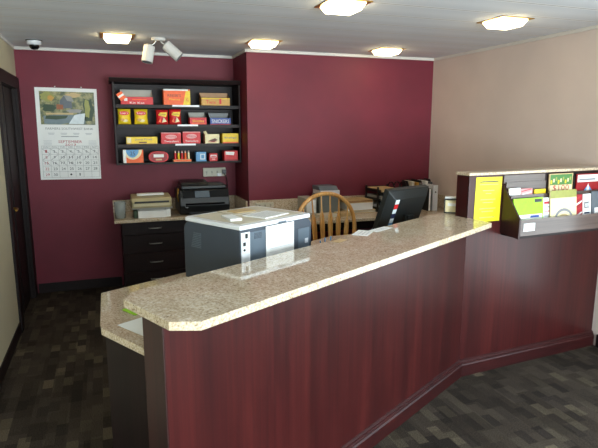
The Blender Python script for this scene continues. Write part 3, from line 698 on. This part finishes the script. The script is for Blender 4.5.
# bags
def bag(px0, px1, tier, h, mat, deco, label, group):
    W = X(px1) - X(px0); nx, nz = 8, 10; w = MB(); vs = []; 
    for side_ in (-1, 1):
        for j in range(nz + 1):
            for i in range(nx + 1):
                fx, fz = i / nx * 2 - 1, j / nz
                b_ = max(0., (1 - fx * fx)) ** .5 * max(0., math.sin(PI * min(1, max(0, (fz - .04) / .92)))) ** .6
                wob = .004 * math.sin(7 * fx + 5 * fz + side_)
                vs.append((fx * W / 2 * (1 - .06 * math.sin(PI * fz)), .035 + side_ * (.002 + .03 * b_) + wob * b_, fz * h))
    k = (nx + 1) * (nz + 1)
    f = []
    for j in range(nz):
        for i in range(nx):
            a = j * (nx + 1) + i; f.append((a, a + 1, a + nx + 2, a + nx + 1)); f.append((k + a, k + a + nx + 1, k + a + nx + 2, k + a + 1))
    for j in range(nz):
        a = j * (nx + 1); f.append((a, a + nx + 1, k + a + nx + 1, k + a)); a += nx; f.append((a, k + a, k + a + nx + 1, a + nx + 1))
    for i in range(nx):
        f.append((i, k + i, k + i + 1, i + 1)); a = nz * (nx + 1) + i; f.append((a, a + 1, k + a + 1, k + a))
    w.add(vs, f, mat, None, True); deco(w, W, h)
    o = w.build('chip_bag', loc=((X(px0) + X(px1)) / 2, YS, T[tier]))
    return tag(o, label, 'chip bag', group)
def lays(w, W, h):
    y = -.0035
    w.poly([(W * .38 * math.cos(a), h * .72 + h * .13 * math.sin(a)) for a in [i * PI / 8 for i in range(16)]], 'c_red', FR(0, y, 0)); fronttext(w, "Lay's", W * .58, h * .15, 'paper', 0, h * .72, y - .001)
    w.poly([(W * .05 + W * .2 * math.cos(a), h * .24 + h * .09 * math.sin(a)) for a in [i * PI / 6 for i in range(12)]], 'c_cream', FR(0, y, 0)); w.poly([(-W * .16 + W * .16 * math.cos(a), h * .3 + h * .09 * math.sin(a)) for a in [i * PI / 6 for i in range(12)]], 'c_gold', FR(0, y - .0005, 0))
def dor(w, W, h):
    y = -.0035
    w.poly([(-W * .36, h * .62), (W * .3, h * .5), (W * .4, h * .82), (-W * .2, h * .8)], 'c_yellow', FR(0, y, 0)); w.poly([(-W * .05, h * .12), (W * .34, h * .2), (W * .1, h * .48)], 'c_cream', FR(0, y, 0)); fronttext(w, 'Doritos', W * .5, h * .13, 'c_brown', .003, h * .68, y - .001)
    w.poly([(-W * .35, h * .2), (-W * .1, h * .1), (-W * .18, h * .4)], 'c_orange', FR(0, y, 0))
bag(117.3, 129.6, 1, .15, 'c_yellow', lays, 'yellow chip bag at the far left of the second shelf', 'yellow chip bags')
bag(132.8, 146, 1, .15, 'c_yellow', lays, 'yellow chip bag second from the left on the second shelf', 'yellow chip bags')
bag(154, 166, 1, .145, 'c_red', dor, 'red chip bag on the second shelf, left one of the red pair', 'red chip bags')
bag(167, 179, 1, .152, 'c_red', dor, 'taller red chip bag on the second shelf, right one of the pair', 'red chip bags')
def d5(w, W, h): fronttext(w, 'Skittles', W * .7, h * .35, 'c_yellow', 0, h * .5); q(w, -W * .4, h * .1, W * .4, h * .22, 'c_orange')
tray_box(187.5, 204.5, 1, .07, 'c_red', 'paper_grey', 'small red open carton with yellow lettering on the second shelf', d5, back=1.75)
def d6(w, W, h): fronttext(w, 'SNICKERS', W * .85, h * .55, 'paper', 0, h * .5); q(w, -W * .5, 0, W * .5, h * .08, 'c_red')
tray_box(208.5, 230, 1, .066, 'c_blue', 'black_plastic', 'blue open candy carton with white lettering, right end of second shelf', d6, back=1.8)
def d7(w, W, h): fronttext(w, 'Juicy Fruit', W * .55, h * .3, 'c_blue', W * .05, h * .62); q(w, -W * .5, 0, W * .5, h * .12, 'c_gold'); q(w, -W * .48, h * .2, -W * .35, h * .9, 'c_cream'); q(w, -W * .1, h * .16, W * .15, h * .32, 'c_brown')
snack_box(124, 154, 2, .07, 'c_yellow', 'long low yellow box at the left of the third shelf', d7)
def d8(w, W, h):
    w.poly([(W * .3 * math.cos(a), h * .62 + h * .2 * math.sin(a)) for a in [i * PI / 8 for i in range(16)]], 'c_pink', FR(0, -.0006, 0)); fronttext(w, 'Cherry', W * .5, h * .16, 'c_deepred', 0, h * .62); fronttext(w, 'Twizzlers', W * .75, h * .15, 'paper', 0, h * .22)
    q(w, -W * .5, h * .93, W * .5, h, 'c_pink')
snack_box(158, 177.5, 2, .112, 'c_red', 'red candy box in third shelf middle, left one of two', d8)
snack_box(179.5, 197.5, 2, .12, 'c_red', 'red candy box in third shelf middle, right one with lighter front', d8)
def d9(w, W, h): w.poly([(-W * .3, h * .25), (W * .1, h * .15), (W * .38, h * .35), (W * .2, h * .55), (-W * .1, h * .4)], 'c_brown', FR(0, -.0006, 0)); q(w, -W * .3, h * .12, W * .3, h * .18, 'c_red'); w.add([(-W * .5, .01, h), (-W * .3, .01, h), (-W * .42, .02, h * 1.35), (-W * .6, .02, h * 1.25)], [(0, 1, 2, 3)], 'c_cream')
snack_box(202.5, 217.5, 2, .095, 'c_cream', 'cream box with a brown picture and torn flap on the third shelf', d9)
def d10(w, W, h): fronttext(w, 'Butterfinger', W * .75, h * .25, 'c_blue', 0, h * .55); q(w, -W * .5, 0, W * .5, h * .14, 'c_orange')
snack_box(221, 238, 2, .1, 'c_yellow', 'yellow box with blue lettering at the right end of the third shelf', d10)
def d11(w, W, h):
    w.poly([(-W * .02 + W * .46 * math.cos(a), h + h * .75 * math.sin(a)) for a in [PI + i * PI / 10 for i in range(11)]], 'c_cream', FR(0, -.0006, 0)); w.poly([(-W * .04 + W * .32 * math.cos(a), h + h * .6 * math.sin(a)) for a in [PI + i * PI / 10 for i in range(11)]], 'c_skyblue', FR(0, -.0011, 0)); q(w, -W * .5, 0, -W * .35, h, 'paper', -.0014); w.text('25', W * .25, h * .3, 'ink', FR(-W * .03, -.0016, h * .72))
snack_box(120, 139.5, 3, .13, 'c_orange', 'orange box with a pale blue arch at the left of the bottom shelf', d11)
# oval tin
w = MB(); n_ = 28
el = [(.098 * math.copysign(abs(math.cos(a)) ** .7, math.cos(a)), .055 + .055 * math.copysign(abs(math.sin(a)) ** .8, math.sin(a))) for a in [2 * PI * k / n_ for k in range(n_)]]
w.prism(el, -.07, 0, 'c_red', Matrix(((1, 0, 0, 0), (0, 0, -1, 0), (0, 1, 0, 0), (0, 0, 0, 1)))); q(w, -.05, .05, .05, .08, 'paper', -.0006)
w.poly([(a * .85, .055 + (b_ - .055) * .85) for a, b_ in el], 'c_deepred', FR(0, -.0003, 0)); q(w, -.03, .02, .03, .035, 'c_tan', -.0006)
o = w.build('candy_tin', loc=(X(154.5), YS, T[3]), bevel=.002); tag(o, 'rounded red container with a white label on the bottom shelf', 'tin', 'snacks on the wall shelves')
# lighters in a tray
tx = X(178.5)
w = MB().box(-.09, 0, 0, .09, .08, .025, 'c_tan').box(-.09, -.001, .003, .09, 0, .022, 'c_orange'); tag(w.build('lighter_tray', loc=(tx, YS, T[3]), bevel=.002), 'tan display tray holding a row of lighters on the bottom shelf', 'tray')
for k, c in enumerate(['red', 'yellow', 'red', 'orange', 'cream']):
    t = thing('lighter', ['red lighter at the left end of the lighter tray', 'yellow lighter second from left in the lighter tray', 'red lighter in the middle of the lighter tray', 'orange lighter fourth from left in the lighter tray', 'cream lighter at the right end of the lighter tray'][k], 'lighter', (tx - .068 + k * .034, YS + .04, T[3] + .0255), 0, 'lighters in the tray')
    w = MB(); w.cyl((0, 0, 0), (0, 0, .065), .0115, mat='c_' + c, seg=14); w.build('body', t)
    MB().cyl((0, 0, .0655), (0, 0, .085), .0095, .008, mat='metal', seg=12).box(-.004, -.0135, .075, .004, -.009, .083, 'c_red').build('lighter_head', t)
def d12(w, W, h): q(w, -W * .1, h * .2, W * .4, h * .8, 'c_foam'); q(w, W * .0, h * .3, W * .3, h * .7, 'c_skyblue', -.0011)
snack_box(192.5, 203, 3, .098, 'c_skyblue', 'light blue small box on the bottom shelf beside the lighters', d12)
def d13(w, W, h): q(w, -W * .38, h * .5, W * .38, h * .82, 'paper'); q(w, -W * .3, h * .56, W * .3, h * .7, 'c_red', -.0011); q(w, -W * .2, h * .15, W * .2, h * .35, 'c_pink')
snack_box(206.5, 215, 3, .08, 'c_red', 'tiny red and white box on the bottom shelf, right of the blue box', d13)
def d14(w, W, h): w.poly([(-W * .4, h * .62), (W * .2, h * .55), (W * .25, h * .88), (-W * .42, h * .92)], 'paper', FR(0, -.0006, 0)); q(w, -W * .5, 0, W * .5, h * .12, 'c_deepred')
snack_box(222.5, 237, 3, .105, 'c_red', 'red box with a white top patch at the right end of the bottom shelf', d14)

# ------------------------------------------------------------------ calendar
cw_, chh = .565, .90
t = thing('wall_calendar', 'large bank wall calendar with a mill picture and September dates on wine wall', 'calendar', (-.325, YB, 1.165))
t.rotation_euler.y = .012
w = MB().box(-cw_ / 2, -.006, 0, cw_ / 2, -.0005, chh, 'paper'); w.build('backing_sheet', t)
F = FR(0, -.0072, 0)
w = MB(); px0, px1, pz0, pz1 = -.245, .255, .545, .865
w.quad(px0, pz0, px1, pz1, 'picture', F)
def pp(a, b_): return (px0 + (px1 - px0) * a, pz0 + (pz1 - pz0) * b_)
G = off(F, .0006); G2 = off(F, .0012)
def blob(cx, cz, rx, rz_, mat, M, k=14):
    w.poly([pp(cx + rx * (1 + .18 * math.sin(5 * a + cx * 9)) * math.cos(a), cz + rz_ * (1 + .18 * math.cos(4 * a + cz * 7)) * math.sin(a)) for a in [2 * PI * i / k for i in range(k)]], mat, M)
blob(.14, .84, .13, .14, 'c_olive', G); blob(.2, .8, .06, .08, 'c_gold', off(F, .0009)); blob(.62, .9, .14, .07, 'c_tan', G); blob(.16, .5, .12, .12, 'c_darkgreen', off(F, .0009)); blob(.88, .45, .1, .38, 'c_darkgreen', G); blob(.86, .5, .05, .3, 'c_olive', off(F, .0009))
w.poly([pp(.06, .02), pp(.34, .0), pp(.5, .05), pp(.8, .03), pp(.84, .26), pp(.72, .36), pp(.62, .3), pp(.3, .3), pp(.05, .26)], 'c_water', G)
w.poly([pp(.08, .17), pp(.28, .15), pp(.46, .19), pp(.5, .28), pp(.1, .27)], 'c_darkgreen', off(F, .0009)); w.poly([pp(.5, .02), pp(.78, .02), pp(.82, .36), pp(.62, .3)], 'c_foam', off(F, .0009)); w.poly([pp(.1, .3), pp(.6, .31), pp(.6, .36), pp(.1, .35)], 'c_tan', G2)
w.poly([pp(.36, .5), pp(.58, .5), pp(.58, .74), pp(.44, .88), pp(.36, .72)], 'c_slate', G2); w.poly([pp(.44, .9), pp(.58, .86), pp(.62, .7), pp(.5, .72)], 'c_roofgrey', off(F, .0016)); w.poly([pp(.3, .46), pp(.42, .46), pp(.42, .6), pp(.3, .62)], 'c_rust', off(F, .0016)); blob(.62, .42, .14, .06, 'c_roofgrey', G2)
w.build('picture_panel', t)
w = MB()
w.text('FARMERS SOUTHWEST BANK', .44, .022, 'ink_grey', FR(.012, -.0068, .505))
for k in range(4): w.quad(-.19 + k * .115, .458, -.13 + k * .115, .463, 'ink_pale', F); w.quad(-.185 + k * .115, .447, -.135 + k * .115, .451, 'ink_pale', F)
w.quad(-.07, .425, .09, .431, 'ink_grey', F)
w.build('bank_heading', t)
w = MB(); gx0, gx1, gz0, gz1 = -.255, .27, .02, .335
pg = w.box(-.262, -.0085, .012, .277, -.0065, .41, 'paper').build('date_page', t)
w = MB(); Y_ = -.0092
w.text('SEPTEMBER', .22, .026, 'ink_red', FR(.01, Y_, .377)); w.text('2013', .1, .02, 'ink_red', FR(.01, Y_, .348))
for k in range(4): w.quad(-.235, .345 + k * .013, -.16, .348 + k * .013, 'ink_pale', FR(0, Y_, 0)); w.quad(.18, .345 + k * .013, .255, .348 + k * .013, 'ink_pale', FR(0, Y_, 0))
cwd = (gx1 - gx0) / 7; rh = (gz1 - .025 - gz0) / 5
for k in range(8): w.quad(gx0 + k * cwd - .001, gz0, gx0 + k * cwd + .001, gz1, 'ink_grey', FR(0, Y_, 0))
for k in range(6): w.quad(gx0, gz0 + k * rh - .001, gx1, gz0 + k * rh + .001, 'ink_grey', FR(0, Y_ - .0002, 0))
w.quad(gx0, gz1 - .001, gx1, gz1 + .001, 'ink_grey', FR(0, Y_, 0))
for k, s in enumerate(['SUN', 'MON', 'TUE', 'WED', 'THU', 'FRI', 'SAT']): w.text(s, .045, .014, 'ink_grey', FR(gx0 + (k + .5) * cwd, Y_, gz1 - .012))
for dnum in range(1, 31):
    r_, c_ = divmod(dnum - 1, 7)
    w.text(str(dnum), .017 if dnum < 10 else .036, .026, 'ink_red' if c_ == 0 else 'ink', FR(gx0 + (c_ + .5) * cwd, Y_, gz0 + (4.5 - r_) * rh))
    if dnum < 19 and dnum % 7 != 0 or dnum < 8:
        xx, z_ = gx0 + c_ * cwd, gz0 + (4 - r_) * rh
        w.poly([(xx + .005, z_ + .005), (xx + .008, z_ + .003), (xx + cwd - .005, z_ + rh - .005), (xx + cwd - .008, z_ + rh - .003)] if r_ % 2 else [(xx + .005, z_ + rh - .005), (xx + .005, z_ + rh - .009), (xx + cwd - .005, z_ + .005), (xx + cwd - .005, z_ + .009)], 'ink_grey', FR(0, Y_ - .0004, 0))
w.poly([(gx0 + 3.4 * cwd + .01 * math.cos(a), gz0 + .5 * rh + .01 * math.sin(a)) for a in [i * PI / 5 for i in range(10)]], 'ink', FR(0, Y_, 0))
w.text('1', .01, .026, 'ink', FR(gx0 + 4.5 * cwd, Y_, gz0 + .5 * rh))
w.build('date_grid', pg)
MB().cyl((-.1, -.008, chh + .012), (-.1, 0, chh + .012), .006, mat='metal', seg=10).cyl((.14, -.008, chh + .012), (.14, 0, chh + .012), .006, mat='metal', seg=10).build('hanging_pin', t)

# ------------------------------------------------------------------ back desk along the projecting wall
bd = thing('back_desk', 'long granite topped desk along the wine wall behind the wooden chair', 'desk', (2.4, 5.0, 0))
dp = [(XJ + .003, 4.67), (2.93, 4.67), (2.93, 3.95), (XR - .003, 3.95), (XR - .003, YF - .003), (XJ + .003, YF - .003)]
MB().prism([(x - 2.4, y - 5.0) for x, y in dp], ZB - .03, ZB - .0008, 'granite').build('desktop', bd, .003)
MB().box(XJ + .003 - 2.4, YF - .022 - 5, ZB + .001, XR - .024 - 2.4, YF - .003 - 5, .94, 'granite').build('backsplash', bd, .002)
MB().box(XR - .023 - 2.4, 3.95 - 5, ZB + .001, XR - .003 - 2.4, YF - .003 - 5, .94, 'granite').build('backsplash', bd, .002)
MB().box(XJ + .003 - 2.4, 4.71 - 5, 0, XJ + .45 - 2.4, YF - .01 - 5, ZB - .031, 'espresso').build('pedestal', bd, .002)
MB().box(2.97 - 2.4, 3.98 - 5, 0, XR - .01 - 2.4, YF - .01 - 5, ZB - .031, 'espresso').build('pedestal', bd, .002)
MB().box(XJ + .452 - 2.4, 4.75 - 5, ZB - .12, 2.968 - 2.4, 4.77 - 5, ZB - .031, 'espresso_h').build('apron', bd, .002)

t = thing('desk_phone_box', 'grey box with a white top band on the back desk above the wooden chair', 'box', (2.155, 5.12, ZB))
MB().box(-.11, -.1, 0, .105, .12, .2, 'grey_plastic').build('case', t, .004)
MB().box(-.1, -.11, .2005, .11, .12, .245, 'white_plastic').build('white_band', t, .004)
MB().side([(-.1, .2455), (-.05, .285), (.12, .285), (.12, .2455)], -.105, .1, 'slate' if 'slate' in MT else 'copier_mid').build('lid', t, .003)
t = thing('binder', 'pale upright binder left of the grey box on the back desk', 'binder', (1.96, 5.16, ZB))
MB().box(-.06, -.12, 0, .06, .12, .17, 'paper_grey').build('cover', t, .003); MB().box(-.05, -.125, .02, .05, -.1205, .15, 'paper').build('spine_label', t)
# small desk clutter under the chair bow
for x, y, a, b_, h, mt, lab in ((1.78, 4.95, .2, .14, .02, 'paper', 'flat white paper pile on back desk seen left behind the chair bow'), (2.06, 4.88, .2, .14, .03, 'paper_cream', 'cream paper pile on back desk behind the middle spindles'),
                            (2.26, 4.90, .16, .12, .035, 'c_tan', 'small tan paper pile on back desk behind the right side of chair')):
    tag(MB().box(-a / 2, -b_ / 2, 0, a / 2, b_ / 2, h, mt).build('paper_stack', loc=(x, y, ZB), rz=.1 * x, bevel=.001), lab, 'paper')
t = thing('stapler', 'small black stapler on the back desk near the grey box', 'stapler', (2.30, 5.22, ZB), .1)
MB().box(-.02, -.07, 0, .02, .07, .012, 'black_plastic').build('base_plate', t, .003); MB().side([(-.07, .02), (-.06, .05), (.05, .06), (.07, .03), (.06, .013)], -.015, .015, 'navy' if 'navy' in MT else 'c_navy').build('arm', t, .003)
# white ledgers
zc = ZB
for k, (w_, d_, h, m1, m2, lab) in enumerate(((.34, .26, .03, 'c_tan', 'paper_cream', 'brown edged book at the bottom of the ledger pile'), (.30, .25, .075, 'paper', 'paper', 'thick white ream in the middle of the pile left of the letter trays'), (.31, .24, .028, 'c_tan', 'c_cardboard', 'tan covered ledger on top of the pile left of the letter trays'))):
    t = thing('ledger', lab, 'ledger', (2.50 - .01 * k, 5.1, zc), .04 * k - .03, 'ledger pile on the back desk')
    MB().box(-w_ / 2, -d_ / 2, 0, w_ / 2, d_ / 2, .004, m1).box(-w_ / 2, -d_ / 2, h - .004, w_ / 2, d_ / 2, h, m1).box(-w_ / 2, d_ / 2 - .004, .004, w_ / 2, d_ / 2, h - .004, m1).build('cover', t, .001)
    MB().box(-w_ / 2 + .006, -d_ / 2 + .006, .0045, w_ / 2 - .006, d_ / 2 - .0045, h - .0045, m2).build('pages', t)
    zc += h + .0006
# letter trays
LT = (2.825, 5.12)
tr = thing('letter_tray', 'black three level letter tray holding papers beside the monitor', 'letter tray', (*LT, ZB), .06)
for k in range(3):
    z = k * .095
    w = MB().box(-.125, -.16, z + .012, .125, .16, z + .018, 'black_plastic').box(-.128, -.16, z + .012, -.1225, .16, z + .045, 'black_plastic').box(.1225, -.16, z + .012, .128, .16, z + .045, 'black_plastic').box(-.125, .155, z + .012, .125, .16, z + .055, 'black_plastic')
    w.build('tray', tr, .002)
for sx in (-1, 1):
    for sy_ in (-.12, .12): MB().box(sx * .1285, sy_ - .012, 0, sx * .14, sy_ + .012, .262, 'black_plastic').build('post', tr, .002)
for k, (mm, hh, lab) in enumerate((('paper', .05, 'white papers in the bottom letter tray'), ('paper_grey', .05, 'grey papers in the middle letter tray'), ('c_tan', .03, 'tan folders on the top letter tray'))):
    tag(MB().box(-.112, -.15, 0, .112, .14, hh, mm).build('paper_stack', loc=(LT[0], LT[1], ZB + k * .095 + .0186), rz=.06, bevel=.001), lab, 'paper', 'papers in the letter trays')
# second black tray behind the monitor
tr = thing('desk_organizer', 'black wire desk organizer on the back desk just above the monitor', 'organizer', (3.05, 5.2, ZB))
MB().box(-.08, -.08, 0, .08, .08, .01, 'black_plastic').build('base', tr, .002)
for x in (-.075, 0, .075): MB().tube([(x, -.07, .01), (x, -.07, .24), (x, -.03, .285), (x, .03, .285), (x, .07, .24), (x, .07, .01)], .006, 'black_metal', 8).build('hoop', tr)
# file sorter with magazines
fs = thing('file_sorter', 'black upright file sorter full of folders near the right wall', 'file sorter', (3.31, 5.19, ZB))
MB().box(-.15, -.1, 0, .15, .1, .012, 'black_plastic').build('base', fs, .002)
for k in range(6): 
    x = -.145 + k * .058; MB().side([(-.1, .0125), (.1, .0125), (.1, .295 + .006 * (k % 3)), (-.02, .295 + .006 * (k % 3)), (-.1, .12)], x - .002, x + .002, 'black_plastic').build('divider', fs)
for k, (mm, lab) in enumerate((('paper_cream', 'cream folder at the left of the file sorter'), ('c_gold', 'gold spined folder second in the file sorter'), ('ink_grey', 'grey folder in the middle of the file sorter'), ('paper', 'white folder fourth in the file sorter'), ('slate_' if 0 else 'c_slate', 'slate folder at the right end of the file sorter'))):
    x = 3.31 - .145 + .029 + k * .058
    tag(MB().box(-.017, -.085, 0, .017, .09, .28 - .012 * (k % 3), mm).build('file_folder', loc=(x, 5.19, ZB + .013), bevel=.001), lab, 'folder', 'folders in the file sorter')
t = thing('binder', 'tall white binder standing upright by the right wall beside the file sorter', 'binder', (3.315, 4.86, ZB), .0)
MB().box(-.03, -.012, 0, .03, -.008, .272, 'white_plastic').box(-.03, -.008, 0, -.026, .2, .272, 'white_plastic').box(.026, -.008, 0, .03, .2, .272, 'white_plastic').build('cover', t, .001)
MB().box(-.0255, -.0075, .004, .0255, .19, .262, 'paper').build('pages', t); MB().cyl((0, -.0135, .2), (0, -.0121, .2), .009, mat='port_black', seg=14).build('finger_ring', t)
t = thing('binder', 'thin dark and white binder partly hidden between monitor and tall white binder', 'binder', (3.245, 4.86, ZB), .0)
MB().box(-.012, -.01, 0, -.008, .16, .24, 'black_plastic').box(.014, -.01, 0, .018, .16, .24, 'black_plastic').build('cover', t, .001); MB().box(-.0075, -.009, .003, .0135, .15, .235, 'paper').build('pages', t)

# ------------------------------------------------------------------ ceiling lights, spots, camera
def ceiling_light(x, y, label, first=None):
    if first is None:
        t = thing('ceiling_light', label, 'ceiling light', (x, y, H), 0, 'square ceiling lights')
        MB().box(-.138, -.138, -.006, .138, .138, 0, 'brass').build('trim_plate', t, .001)
        v = [(-.11, -.11, -.0065), (.11, -.11, -.0065), (.11, .11, -.0065), (-.11, .11, -.0065), (-.085, -.085, -.048), (.085, -.085, -.048), (.085, .085, -.048), (-.085, .085, -.048)]
        MB().add(v, [(0, 1, 2, 3), (7, 6, 5, 4), (0, 4, 5, 1), (1, 5, 6, 2), (2, 6, 7, 3), (3, 7, 4, 0)], 'lamp_glass').build('diffuser', t, .002)
    else:
        t = copy_tree(first); t.location = (x, y, H); t['label'] = label
    return t
L0 = ceiling_light(1.41, 4.83, 'lit square ceiling light just in front of the projecting wall, middle of back row')
for x, y, lab in ((2.70, 4.89, 'lit square ceiling light of the back row nearest the right wall'), (.165, 4.93, 'lit square ceiling light of the back row beside the white spot lamps'),
                  (1.45, 3.2, 'lit square ceiling light cut off by top of picture above the counter'), (2.76, 3.28, 'lit square ceiling light of the near row by the right wall')): ceiling_light(x, y, lab, L0)
t = thing('track_spotlight', 'white twin spotlight with two cylinder heads on the ceiling', 'spotlight', (.50, 4.93, H))
MB().lathe([(0, -.024), (.05, -.024), (.058, -.018), (.06, 0), (0, 0)], 'trim_white').build('canopy', t)
def head(a, b_):
    a, b_ = Vector(a), Vector(b_); h = MB()
    h.cyl(a, b_, .047, mat='trim_white'); dv = (b_ - a).normalized()
    ho = h.build('lamp_head', t, .004)
    MB().cyl(b_ + dv * .0005, b_ + dv * .0015, .038, mat='ink_grey').build('lamp_face', ho)
    MB().cyl(a - dv * .0005, a - dv * .012, .03, mat='metal').build('end_cap', ho)
    return ho
head((-.078, 0, -.072), (-.105, -.02, -.205)); head((.062, 0, -.055), (.17, -.03, -.155))
MB().tube([(-.02, 0, -.0245), (-.035, 0, -.045), (-.055, 0, -.058), (-.070, 0, -.062)], .007, 'metal', 8).build('swivel_arm', t)
MB().tube([(.02, 0, -.0245), (.03, 0, -.04), (.042, 0, -.045)], .007, 'metal', 8).build('swivel_arm', t)
t = thing('security_camera', 'small dome security camera on the ceiling in the back left corner', 'camera', (-.52, 5.42, H))
MB().lathe([(.068, 0), (.068, -.006), (0, -.006)], 'black_plastic').build('mounting_plate', t)
MB().lathe([(.06, -.0065), (.058, -.035), (.042, -.042), (0, -.042)], 'white_plastic').build('ring', t)
MB().lathe([(.042, -.0425), (.04, -.06), (.026, -.076), (0, -.082)], 'black_gloss').build('dome', t)

# ------------------------------------------------------------------ light and camera
def area(name, loc, size, power, color, rot):
    l = bpy.data.lights.new(name, 'AREA'); l.shape = 'RECTANGLE'; l.size, l.size_y = size; l.energy = power; l.color = color
    o = bpy.data.objects.new(name, l); col.objects.link(o); o.location = loc; o.rotation_euler = rot; return o
area('side_daylight', (XR + .4, (RY0 + RY1) / 2, (RZ0 + RZ1) / 2), (RY1 - RY0 + .3, RZ1 - RZ0 + .3), 150, (.92, .96, 1.), (math.radians(102), 0, math.radians(90)))
area('window_daylight', ((WX0 + WX1) / 2, Y0 - .35, (WZ0 + WZ1) / 2 + .05), (WX1 - WX0 + .3, WZ1 - WZ0 + .2), 700, (.90, .95, 1.), (math.radians(103), 0, 0))
area('door_daylight', (.02, Y0 - .35, 1.1), (.9, 1.9), 130, (.90, .95, 1.), (math.radians(90), 0, 0))
wd = bpy.data.worlds.new('World'); bpy.context.scene.world = wd; wd.use_nodes = True
bg = wd.node_tree.nodes['Background']; sk = wd.node_tree.nodes.new('ShaderNodeTexSky'); sk.sky_type = 'NISHITA'; sk.sun_disc = False; sk.sun_elevation = math.radians(40)
wd.node_tree.links.new(sk.outputs[0], bg.inputs[0]); bg.inputs[1].default_value = .3
cam = bpy.data.cameras.new('Camera'); co = bpy.data.objects.new('Camera', cam); col.objects.link(co)
cam.sensor_width = 36; cam.lens = 533.81 / 598 * 36; cam.clip_start = .05
yaw, pitch, roll = .3479, .1809, -.0006
fw = Vector((math.sin(yaw) * math.cos(pitch), math.cos(yaw) * math.cos(pitch), -math.sin(pitch))); rt = Vector((math.cos(yaw), -math.sin(yaw), 0)); up = rt.cross(fw)
co.matrix_world = Matrix(((rt.x, up.x, -fw.x, 0), (rt.y, up.y, -fw.y, 0), (rt.z, up.z, -fw.z, 1.6933), (0, 0, 0, 1)))
sc = bpy.context.scene; sc.camera = co
sc.view_settings.view_transform = 'Standard'; sc.view_settings.look = 'None'; sc.view_settings.gamma = 1; sc.view_settings.exposure = 0.
sc.view_settings.use_curve_mapping = False
